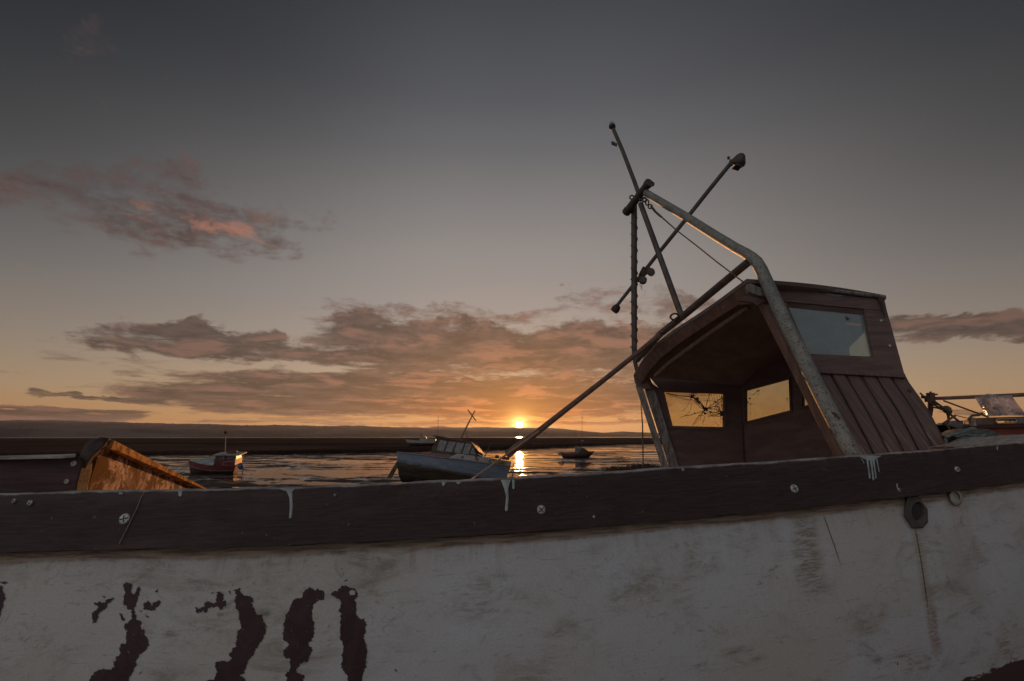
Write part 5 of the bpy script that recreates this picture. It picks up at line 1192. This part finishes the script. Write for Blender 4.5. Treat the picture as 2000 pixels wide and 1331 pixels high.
rope([(1842, 828), (1855, 819), (1866, 812)], .007, 'deck_rope', 'rope crossing low over the top of the tarpaulin', Y=3.18)
rope([(1843, 783), (1870, 793), (1900, 804), (1930, 815)], .0055, 'deck_rope', 'taut straight line from the spar down to the cabin box')
rope([(1865, 811), (1880, 815), (1893, 818)], .003, 'deck_rope', 'thin line between tarpaulin and cabin box')
rope([(1896, 828), (1893, 818), (1899, 812), (1912, 811), (1918, 808)], .008, 'deck_rope', 'short curved black hose end on the box corner', Y=3.1)
rope([(1820, 778), (1826, 790), (1836, 792), (1845, 799), (1851, 801)], .005, 'deck_rope', 'slack loop of rope between crutch and knot', Y=3.26)
rope([(1850, 829), (1853, 836), (1858, 843)], .006, 'deck_rope', 'rope end hanging down the front of the tarpaulin', Y=3.05)
kn = MB(); kn.torus(P(1849, 801, 3.22), (.3, 1, .2), .016, .009, 12); kn.torus(P(1852, 803, 3.2), (.8, .3, .5), .014, .009, 12); kn.box(P(1849, 799, 3.2), (.03, .03, .03), Matrix.Rotation(.6, 3, 'Y'))
o_ = kn.build('knot', M['rope'], None); tag(o_, 'dark knot where the lines cross above the tarpaulin', 'knot')
# plastic sheet hung over the spar
def sheet(u, v):
    top = (1904 + 72 * u, 775.5 - 3.5 * u - 4.5 * math.sin(min(1, max(0, (u - .12) / .5)) * math.pi) * (1 if u < .62 else .3))
    bl = (1929 + 78 * u, 814 - 1 * u); x = top[0] + (bl[0] - top[0]) * v ** 1.15; y = top[1] + (bl[1] - top[1]) * v
    y += (-5 * math.sin(u * 3.1)) * v * .3
    w_ = 0.035 * math.sin(u * 19 + v * 3.5) * (.25 + .75 * v) * math.exp(-u * 1.6) + .05 * (float(fbm(u * 4 + v, v * 4, 4, 77)) - .5)
    return P(x, y, 3.19 - .10 * v + w_)
sm = MB(); sm.grid(60, 34, sheet)
def _plastic(n, p, t):
    oc = n.n('ShaderNodeTexCoord').outputs['Object']
    f = n.noise(oc, 12, 7, 0.65, .6); c = n.mix(n.mr(f, .4, .62), (0.46, 0.42, 0.40, 1), (0.27, 0.23, 0.22, 1))
    df = n.n('ShaderNodeBsdfDiffuse'); tl_ = n.n('ShaderNodeBsdfTranslucent'); gl = n.n('ShaderNodeBsdfGlossy'); gl.inputs['Roughness'].default_value = .25
    n.put(df.inputs['Color'], c); n.put(tl_.inputs['Color'], n.mix(n.mr(f, .45, .6), (0.5, 0.36, 0.26, 1), (0.12, 0.09, 0.07, 1)))
    m1 = n.n('ShaderNodeMixShader'); m1.inputs[0].default_value = .15; t.links.new(df.outputs[0], m1.inputs[1]); t.links.new(tl_.outputs[0], m1.inputs[2])
    m2 = n.n('ShaderNodeMixShader'); m2.inputs[0].default_value = .12; t.links.new(m1.outputs[0], m2.inputs[1]); t.links.new(gl.outputs[0], m2.inputs[2])
    t.links.new(m2.outputs[0], [x for x in t.nodes if x.type == 'OUTPUT_MATERIAL'][0].inputs[0])
M['plasticsheet'] = envmat('grubby_plastic_sheet', _plastic)
o_ = sm.build('plastic_sheet', M['plasticsheet'], None, smooth=True); tag(o_, 'grubby grey plastic sheet hanging over the level spar at the right edge', 'plastic sheet')
# low box (cabin hatch) with a chrome fairlead loop on it
bx = empty('deck_box', P(2000, 850, 3.2), 'low dark red deck box with grey rim and oblong metal loop', 'deck box')
YB = 3.2; m_ = MB()
m_.slab([P(1906, 836, YB), P(2220, 832, YB), P(2220, 880, YB), P(1914, 880, YB)], Vector((0.05, .5, -.08))); M['redbox'] = mat('dull_red_paint', (0.13, 0.035, 0.035, 1), (0.17, 0.055, 0.05, 1), .6, 8, bump=.3)
m_.build('body', M['redbox'], bx, bevel=.006)
m_ = MB(); T2 = Vector((.01, .09, -.01))
for pl_ in ([(1902, 817), (1946, 815.5), (1946, 829), (1903, 830.5)], [(1946, 815.5), (1985, 814.3), (1985, 818.5), (1946, 820)], [(1946, 827), (1985, 826), (1985, 827.6), (1946, 829)], [(1985, 814.3), (2220, 806), (2220, 820), (1985, 827.6)]):
    m_.slab([P(a, b, YB - .02) for a, b in pl_], T2)
m_.build('rim', M['tarp'], bx)
m_ = MB(); m_.slab([P(1902, 830, YB - .03), P(2220, 820, YB - .03), P(2220, 830, YB - .03), P(1904, 837, YB - .03)], Vector((.05, .54, -.09))); m_.build('rim', M['darkwood'], bx, bevel=.004)
m_ = MB(); lp_ = []
for k in range(28):
    t_ = k / 28 * 2 * math.pi; cx_ = 1950 if math.cos(t_) < 0 else 1981; lp_.append(P(cx_ + 4.5 * math.cos(t_), 823.2 - (cx_ - 1950) * .032 + 4.3 * math.sin(t_), YB - .03))
m_.tube(lp_, .0042, 8, closed=True); m_.build('loop', M['steel'], bx, smooth=True)
m_ = MB(); m_.box(P(1899.5, 824, 3.16), (.014, .03, .052)); m_.build('corner_plate', M['palesheet'], bx)
# ================================================================== BOATS LYING ON THE FLAT
def loc_of(px, D, z=0.0):
    a = (px - CX) / (FPX * CP + (HORY - CY) * SP * 1.0)
    q = P(px, HORY, D); return Vector((q.x, D, z))
def root(name, px, D, z, yaw, pitch, roll, label, cat):
    o = empty(name, loc_of(px, D, z), label, cat); o.rotation_euler = (R(roll), R(pitch), R(yaw)); return o
def lb(mb, name, m_, par, smooth=False, bevel=0, fix=True, label=None):
    o = mb.build(name, m_, None, smooth=smooth, bevel=bevel, fix=fix, label=label); o.parent = par; return o
def hull_mesh(L, B, H, sheer=.25, rake=.35, tw=.75, dr=.0, zsplit=.45, nx=40, full=.55):
    """boat hull along +x (bow), keel at z=0; returns (mesh builder with 2 materials: topsides / bottom, sheer function)"""
    m_ = MB(); rows = []
    def beam(t): return B / 2 * (tw + (1 - tw) * min(1, t / .35) if t < .35 else (1 - ((t - .35) / .65) ** 2.2))
    def sz(t): return H * (1 + sheer * (t ** 2.2) + sheer * .25 * (1 - t) ** 2)
    lv = [0, .12, .25, zsplit - .02, zsplit, .6, .75, .9, 1.0]
    for i in range(nx + 1):
        t = i / nx; b = max(beam(t), .012); h_ = sz(t); rr = []
        for l in lv:
            wdt = b * (1 - (1 - l) ** 3.0) ** .62 * (0.90 + .10 * l) if l > 0 else .03
            fl = 1 - (1 - t) * 0
            x = -L / 2 + L * t + rake * l * (t ** 4) - rake * .5 * (1 - l) * (t ** 6) - .22 * (1 - l) * ((1 - t) ** 8) * -1
            rr.append((x, -wdt, h_ * l))
        rows.append(rr)
    nl = len(lv)
    for sgn in (1, -1):
        vs = [(x, y * sgn, z) for r_ in rows for x, y, z in r_]
        for k in range(nl - 1):
            fs = [(i * nl + k, (i + 1) * nl + k, (i + 1) * nl + k + 1, i * nl + k + 1) for i in range(nx)]
            b0 = len(m_.v)
            m_.add(vs, fs, 1 if lv[k] < zsplit - .001 else 0)
    st_ = [(x, y, z) for x, y, z in rows[0]] + [(x, -y, z) for x, y, z in rows[0][::-1]]
    m_.add(st_, [tuple(range(len(st_)))], 0)
    # deck a little below the sheer
    dv = []; df = []
    for i in range(nx + 1):
        x, y, z = rows[i][-1]; dv += [(x, y * .97, z - .05), (x, -y * .97, z - .05)]
    m_.add(dv, [(i * 2, i * 2 + 1, i * 2 + 3, i * 2 + 2) for i in range(nx)], 0)
    return m_, rows
def rail(rows, r_, m_, name, par, lift=0.0):
    q = MB()
    for s in (1, -1): q.tube([(x, y * s * 1.01, z + lift) for x, y, z in [r[-1] for r in rows]], r_, 6)
    return lb(q, name, m_, par, True)
# ---------- blue boat
def _blue(n, p, t):
    oc = n.n('ShaderNodeTexCoord').outputs['Object']; x, y, z = n.xyz(oc)
    f = n.noise(n.vm('MULTIPLY', oc, (1, 1, 9)), 2.0, 7, .65, .3)
    c = n.mix(n.mr(f, .38, .62), (0.135, 0.165, 0.225, 1), (0.19, 0.22, 0.28, 1))
    sm_ = n.m('PINGPONG', n.m('MULTIPLY', z, 9.0), .5)
    c = n.mix(n.m('MULTIPLY', n.mr(sm_, .10, .02), .45), c, (0.04, 0.05, 0.07, 1))
    c = n.mix(n.m('MULTIPLY', n.mr(n.noise(oc, 4.0, 7, .7), .55, .66), .6), c, (0.24, 0.24, 0.25, 1))
    wl = n.m('ADD', n.m('ADD', z, n.m('MULTIPLY', n.m('SUBTRACT', n.noise(n.vm('MULTIPLY', oc, (1, 1, 3)), 1.6, 8, .7), .5), .42)), n.m('MULTIPLY', x, 0.055))
    c = n.mix(n.mr(wl, .92, .70), c, n.mix(n.mr(f, .4, .6), (0.035, 0.027, 0.022, 1), (0.075, 0.052, 0.028, 1)))
    n.put(p.inputs['Base Color'], c); p.inputs['Roughness'].default_value = .65; p.inputs['Specular IOR Level'].default_value = .3
M['blue'] = envmat('chalky_blue_planks', _blue)
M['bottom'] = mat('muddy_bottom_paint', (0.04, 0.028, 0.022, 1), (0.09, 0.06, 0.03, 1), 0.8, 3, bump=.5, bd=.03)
M['white'] = mat('dirty_white_paint', (0.34, 0.32, 0.31, 1), (0.22, 0.20, 0.195, 1), 0.6, 4, bump=.2)
M['cabglass'] = mat('clouded_cabin_window', (0.11, 0.105, 0.11, 1), (0.19, 0.18, 0.185, 1), 0.3, 5, bump=.1)
bb = root('cabin_boat', 884, 24.0, -.10, -14, 3.6, -9, 'blue and white wooden cabin boat leaning on the mud near the sunset', 'boat') if False else root('cabin_boat', 880, 24.0, -.26, -9, 6.2, -8, 'blue and white wooden cabin boat leaning on the mud near the sunset', 'boat')
hm, rw = hull_mesh(5.15, 2.3, 1.33, .03, .22, .80, zsplit=.55)
hb_ = lb(hm, 'hull', [M['blue'], M['blue']], bb, True)
rail(rw, .035, M['greywood'], 'rubbing_rail', bb)
def at_t(rows, t): 
    k = t * (len(rows) - 1); i = min(int(k), len(rows) - 2); f = k - i; a, b = rows[i][-1], rows[i + 1][-1]
    return [a[j] + (b[j] - a[j]) * f for j in range(3)]
# white bulwark forward
for s in (1, -1):
    q = MB(); v0 = []
    for i in range(16):
        t = .50 + .5 * i / 15; x, y, z = at_t(rw, t); hh = .26 * min(1, (t - .50) / .07) * (1 - .25 * (t - .5)); v0 += [(x, y * s * 1.0, z + .02), (x, y * s * .95, z + .02 + hh), (x, y * s * .90, z + .02), (x, y * s * .90, z + .02 + hh)]
    q.add(v0, [f for i in range(15) for f in ((i * 4, i * 4 + 4, i * 4 + 5, i * 4 + 1), (i * 4 + 1, i * 4 + 5, i * 4 + 7, i * 4 + 3), (i * 4 + 3, i * 4 + 7, i * 4 + 6, i * 4 + 2))])
    bwk = lb(q, 'bulwark', M['white'], bb)
    if s == 1:
        for t in (.62, .74, .84, .93):
            x, y, z = at_t(rw, t); q = MB(); q.lathe((x, y - .005, z + .13), (0, -1, .1), [(0, .055), (.012, .055), (.014, .035)], 14); lb(q, 'porthole', M['iron'], bwk, True)
# ochre patch by the bow where the paint is stripped
q = MB(); x0, y0_, z0 = at_t(rw, .84); x1, y1_, z1 = at_t(rw, .97); q.slab([(x0, y0_ - .012, z0 + .03), (x1, y1_ - .012, z1 + .03), (x1, y1_ * .96 - .012, z1 + .22), (x0, y0_ * .96 - .012, z0 + .24)], (0, .006, 0)); lb(q, 'bare_patch', mat('bare_ochre_wood', (.25, .17, .07, 1), (.16, .10, .05, 1), .7, 6), bb)
# cabin
zc = 1.31; cb = MB(); W = .78
A_ = [(-.95, zc - .05), (1.15, zc - .02), (1.30, zc + 0.372), (.95, zc + 0.893), (-.72, zc + 1.017), (-.95, zc + 0.496)]
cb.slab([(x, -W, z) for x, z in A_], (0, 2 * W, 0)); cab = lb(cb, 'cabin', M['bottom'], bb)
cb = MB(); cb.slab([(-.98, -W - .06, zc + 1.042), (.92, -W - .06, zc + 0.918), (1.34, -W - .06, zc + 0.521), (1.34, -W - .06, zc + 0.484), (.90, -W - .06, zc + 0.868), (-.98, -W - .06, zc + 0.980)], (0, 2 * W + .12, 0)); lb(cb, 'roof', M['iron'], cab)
for k, (xa, xb_) in enumerate(((-.72, -.36), (-.28, .06), (.14, .48), (.56, .86))):
    q = MB(); sl_ = .07; q.slab([(xa, -W - .004, zc + 0.347), (xb_, -W - .004, zc + 0.347), (xb_ + sl_ + .03, -W - .004, zc + 0.818), (xa + sl_ + .03, -W - .004, zc + 0.843)], (0, -.008, 0)); lb(q, 'window', M['cabglass'], cab)
q = MB(); q.slab([(.94, -W - .004, zc + 0.372), (1.20, -W - .004, zc + 0.372), (1.02, -W - .004, zc + 0.694)], (0, -.008, 0)); lb(q, 'window', M['cabglass'], cab)
q = MB(); q.slab([(-1.0, -W - .02, zc + 0.200), (-.6, -W - .02, zc + 0.220), (1.3, -W - .02, zc + 0.200), (1.3, -W - .02, zc + 0.120), (-1.7, -W - .02, zc + 0.020), (-1.7, -W - .02, zc + 0.060)], (0, .02, 0)); lb(q, 'coaming', M['brownwood'], bb)
# mast raked forward with a small crosstree, stern gear, rudder
q = MB(); m0 = Vector((.10, 0, zc + .95)); m1 = Vector((.66, 0, zc + 2.55)); q.tube([m0, m1], [.045, .028], 10); mst = lb(q, 'mast', M['brownwood'], bb, True)
q = MB(); c_ = m0 + (m1 - m0) * .84; q.tube([c_ + Vector((-.28, 0, .26)), c_ + Vector((.22, 0, -.24))], .028, 8); lb(q, 'crosstree', M['brownwood'], mst, True)
q = MB(); q.tube([(.42, 0, zc + 1.5), (.50, 0, zc + .78)], .016, 6); lb(q, 'stay', M['rope'], mst, True)
q = MB(); q.tube([(1.5, -.3, zc + .2), (1.75, -.3, zc + 1.0)], .02, 6); q.tube([(1.62, -.3, zc + .72), (1.85, -.3, zc + .66)], .015, 6); lb(q, 'bow_post', M['iron'], bb, True)
q = MB(); q.tube([(1.0, -.6, zc + .3), (1.2, -.6, zc + .45), (2.1, -.5, zc + .1)], .018, 6); lb(q, 'pulpit_rail', M['steel'], bb, True)
q = MB(); q.slab([(-2.86, -.03, .98), (-2.70, -.03, .88), (-2.98, -.03, .12), (-3.22, -.03, .10)], (0, .06, 0)); lb(q, 'rudder', M['bottom'], bb, bevel=.01)
for x in (2.15, 2.45, 2.62):
    q = MB(); q.lathe((x, -.15 if x > 2.3 else -.35, zc + .42), (1, 0, .2), [(-.10, .02), (-.07, .075), (.07, .075), (.10, .02)], 12); lb(q, 'fender', M['iron'], bb, True)
q = MB(); q.tube([(2.92, -.05, 1.52), (2.96, -.1, 1.0), (3.0, -.15, .45), (3.12, -.2, .06)], .022, 6); lb(q, 'mooring_chain', M['iron'], bb, True)
# ---------- red boat
M['cover'] = mat('grey_green_canvas_cover', (0.26, 0.31, 0.30, 1), (0.19, 0.23, 0.23, 1), .7, 5, bump=.3)
M['red'] = mat('dark_red_paint', (0.115, 0.022, 0.026, 1), (0.17, 0.04, 0.04, 1), .6, 4, bump=.2)
M['blackpaint'] = mat('black_bottom_paint', (0.03, 0.02, 0.018, 1), (0.05, 0.035, 0.03, 1), .7, 4, bump=.3)
rb_ = root('small_boat', 427, 29.6, -.05, 188, -2, -7, 'small dark red boat with white-roofed cabin and grey cover, on the mud', 'boat')
rb_.scale = (1, 1, .88)
hm, rw = hull_mesh(2.72, 1.30, .70, .34, .12, .8, zsplit=.50)
lb(hm, 'hull', [M['red'], M['blackpaint']], rb_, True); rail(rw, .022, M['red'], 'rubbing_rail', rb_)
q = MB()
for s in (-1, 1): q.tube([(x, y * s * 1.01, z - .30) for x, y, z in [r[-1] for r in rw][2:-1]], .010, 5)
lb(q, 'paint_line', mat('pale_pink_line', (.4, .22, .2, 1)), rb_, True)
q = MB()
def cover(u, v):
    t = .44 + .54 * u; x, y, z = at_t(rw, t); a = (v - .5) * 2
    return Vector((x, y * a * .98, z + .02 + (.40 - .34 * u ** 1.5) * (1 - abs(a) ** 1.6) + .02 * math.sin(u * 17 + a * 5)))
q.grid(26, 14, cover); lb(q, 'deck_cover', M['cover'], rb_, True, fix=False)
q = MB(); q.slab([(-1.30, -.5, .66), (-.14, -.5, .66), (-.14, -.5, 1.18), (-1.28, -.5, 1.18)], (0, 1.0, 0)); cb_ = lb(q, 'cabin', M['red'], rb_)
q = MB(); q.slab([(-1.30, -.48, 1.18), (-.16, -.48, 1.18), (-.20, -.44, 1.45), (-1.28, -.44, 1.45)], (0, .92, 0)); wb_ = lb(q, 'window_band', M['cabglass'], cb_)
for s in (-1, 1):
    for x in (-1.29, -.92, -.62, -.18):
        q = MB(); q.box((x, s * .485, 1.31), (.05, .03, .28)); lb(q, 'window_post', M['white'], cb_)
q = MB(); q.slab([(-1.50, -.58, 1.45), (-.02, -.58, 1.40), (-.02, -.58, 1.44), (-.7, -.58, 1.52), (-1.50, -.58, 1.50)], (0, 1.16, 0)); lb(q, 'roof', M['white'], cb_)
q = MB(); q.torus((-.86, 0, 1.60), (0, .12, 1), .24, .06, 22); lb(q, 'life_ring', M['red'], rb_, True)
q = MB(); q.tube([(-.50, 0, 1.45), (-.44, 0, 2.62)], [.030, .024], 8); mst = lb(q, 'mast', mat('varnished_mast', (.6, .42, .25, 1)), rb_, True)
q = MB(); q.box((-.44, 0, 2.78), (.02, .02, .34)); q.box((-.40, 0, 2.86), (.17, .17, .015), Matrix.Rotation(.7, 3, 'X')); q.box((-.40, 0, 2.86), (.015, .17, .17), Matrix.Rotation(.7, 3, 'X')); q.box((-.40, 0, 2.86), (.17, .015, .17), Matrix.Rotation(.5, 3, 'Y')); lb(q, 'reflector', M['black'], mst)
q = MB(); q.lathe((-1.58, .42, .72), (0, .1, 1), [(-.18, .03), (-.12, .13), (0, .17), (.12, .13), (.18, .04)], 16); lb(q, 'fender', mat('blue_buoy', (.06, .12, .24, 1)), rb_, True)
q = MB(); q.tube([(-.7, .55, .98), (-.95, .56, 1.05), (-1.4, .56, 1.10)], .014, 6); q.tube([(-.7, .55, .98), (-.68, .55, .8)], .014, 6); lb(q, 'grab_rail', M['white'], cb_, True)
q = MB(); q.tube([(-1.62, .1, .82), (-1.80, .1, .95), (-1.85, .1, .70)], .014, 6); q.tube([(-1.66, .3, .1), (-1.70, .3, .7)], .03, 6); lb(q, 'boarding_ladder', M['steel'], rb_, True)
q = MB(); q.tube([(1.62, 0, .55), (1.9, .1, .25), (2.15, .2, .03)], .012, 5); lb(q, 'mooring_line', M['palerope'], rb_, True)
# ---------- distant dark boat with masts
db_ = root('moored_boat', 1124, 51, .0, 6, -1, 4, 'distant dark boat with grey cabin and two thin masts, right of the sun', 'boat')
hm, rw = hull_mesh(3.1, 1.4, .52, .30, .45, .55, zsplit=.5); lb(hm, 'hull', [mat('maroon_hull', (.10, .035, .035, 1), (.14, .06, .05, 1)), M['blackpaint']], db_, True)
q = MB(); q.slab([(.0, -.45, .55), (.9, -.45, .55), (.62, -.38, .98), (.0, -.38, 1.10)], (0, .85, 0)); 
cb_ = lb(q, 'cabin', M['tarp'], db_)
q = MB(); q.slab([(.15, -.5, .55), (1.45, -.5, .6), (.72, -.5, 1.05), (.55, -.5, 1.05)], (0, 1.0, 0)); lb(q, 'dodger', M['bottom'], db_)
for x in (-.10, .05, .2):
    q = MB(); q.box((x - .05, -.42, .92), (.04, .04, .75)); lb(q, 'cabin_post', M['cabglass'], cb_)
q = MB(); q.tube([(.02, 0, .9), (.06, 0, 3.0)], [.022, .012], 6); lb(q, 'mast', M['iron'], db_, True)
q = MB(); q.tube([(.64, 0, .9), (.70, 0, 2.6), (.76, 0, 4.05)], [.030, .020, .012], 6); mst = lb(q, 'mast', M['iron'], db_, True)
q = MB(); 
for a in (-.22, -.1, .1, .2): q.tube([(.76, 0, 3.95), (.76 + a, 0, 4.35)], .008, 4)
lb(q, 'aerial', M['iron'], mst); q = MB(); q.box((.72, 0, 1.75), (.26, .2, .08)); lb(q, 'radar', M['white'], mst)
q = MB(); q.slab([(-1.9, -.3, .5), (-1.5, -.3, .72), (-1.3, -.3, .62), (-1.75, -.3, .36)], (0, .6, 0)); lb(q, 'outboard_cover', M['tarp'], db_)
# ---------- far white boat at the edge of the marsh
fb_ = root('motor_boat', 826, 99, .32, 184, 0, 0, 'tiny far white motor boat moored at the marsh edge behind the blue boat', 'boat')
hm, rw = hull_mesh(5.9, 2.0, .95, .35, .5, .85, zsplit=.55); lb(hm, 'hull', [M['white'], M['blackpaint']], fb_, True)
q = MB(); q.slab([(-2.6, -.7, .85), (1.15, -.7, .9), (.8, -.6, 1.5), (.0, -.6, 1.95), (-.55, -.6, 1.95), (-.8, -.6, 1.45), (-2.6, -.6, 1.35)], (0, 1.3, 0)); cb_ = lb(q, 'cabin', M['white'], fb_)
q = MB(); q.slab([(-2.3, .60, 1.0), (-1.0, .60, 1.05), (-1.0, .60, 1.28), (-2.3, .60, 1.25)], (0, .03, 0)); lb(q, 'window', M['black'], cb_)
q = MB(); q.slab([(-2.3, -.72, 1.0), (-1.0, -.72, 1.05), (-1.0, -.66, 1.28), (-2.3, -.66, 1.25)], (0, -.03, 0)); lb(q, 'window', M['black'], cb_)
q = MB(); q.slab([(.9, -.7, .9), (1.2, -.7, .9), (.86, -.6, 1.45), (.4, -.6, 1.7)], (0, 1.3, 0)); lb(q, 'windscreen', M['black'], cb_)
q = MB(); q.lathe((.3, 0, 2.0), (0, 0, 1), [(0, .12), (.3, .1), (.42, .02)], 8); lb(q, 'beacon', M['iron'], fb_, True)
q = MB(); q.tube([(-2.95, 0, .8), (-2.95, 0, 6.2)], [.045, .03], 6); lb(q, 'mast', M['iron'], fb_, True)
# buoys/debris lying in the mud
for px, py, s, lab in ((1074, 925, .22, 'small dark lump of wreckage lying on the wet mud below the sun'), (1086, 923, .15, 'smaller dark lump of debris beside the wreckage on the mud')):
    D_ = CAMZ * FPX / (py - HORY); q = MB(); c_ = loc_of(px, D_, .02)
    bmx = bmesh.new(); bmesh.ops.create_icosphere(bmx, subdivisions=3, radius=s)
    for v in bmx.verts:
        nn_ = mnoise.noise(v.co * 9 + Vector((px, 0, 0))); v.co *= 1 + .5 * nn_; v.co.z *= .5; v.co.x *= 1.6
    q.add([c_ + v.co for v in bmx.verts], [tuple(v.index for v in f.verts) for f in bmx.faces]); bmx.free()
    tag(q.build('driftwood', M['bottom'], None, smooth=True), lab, 'driftwood')
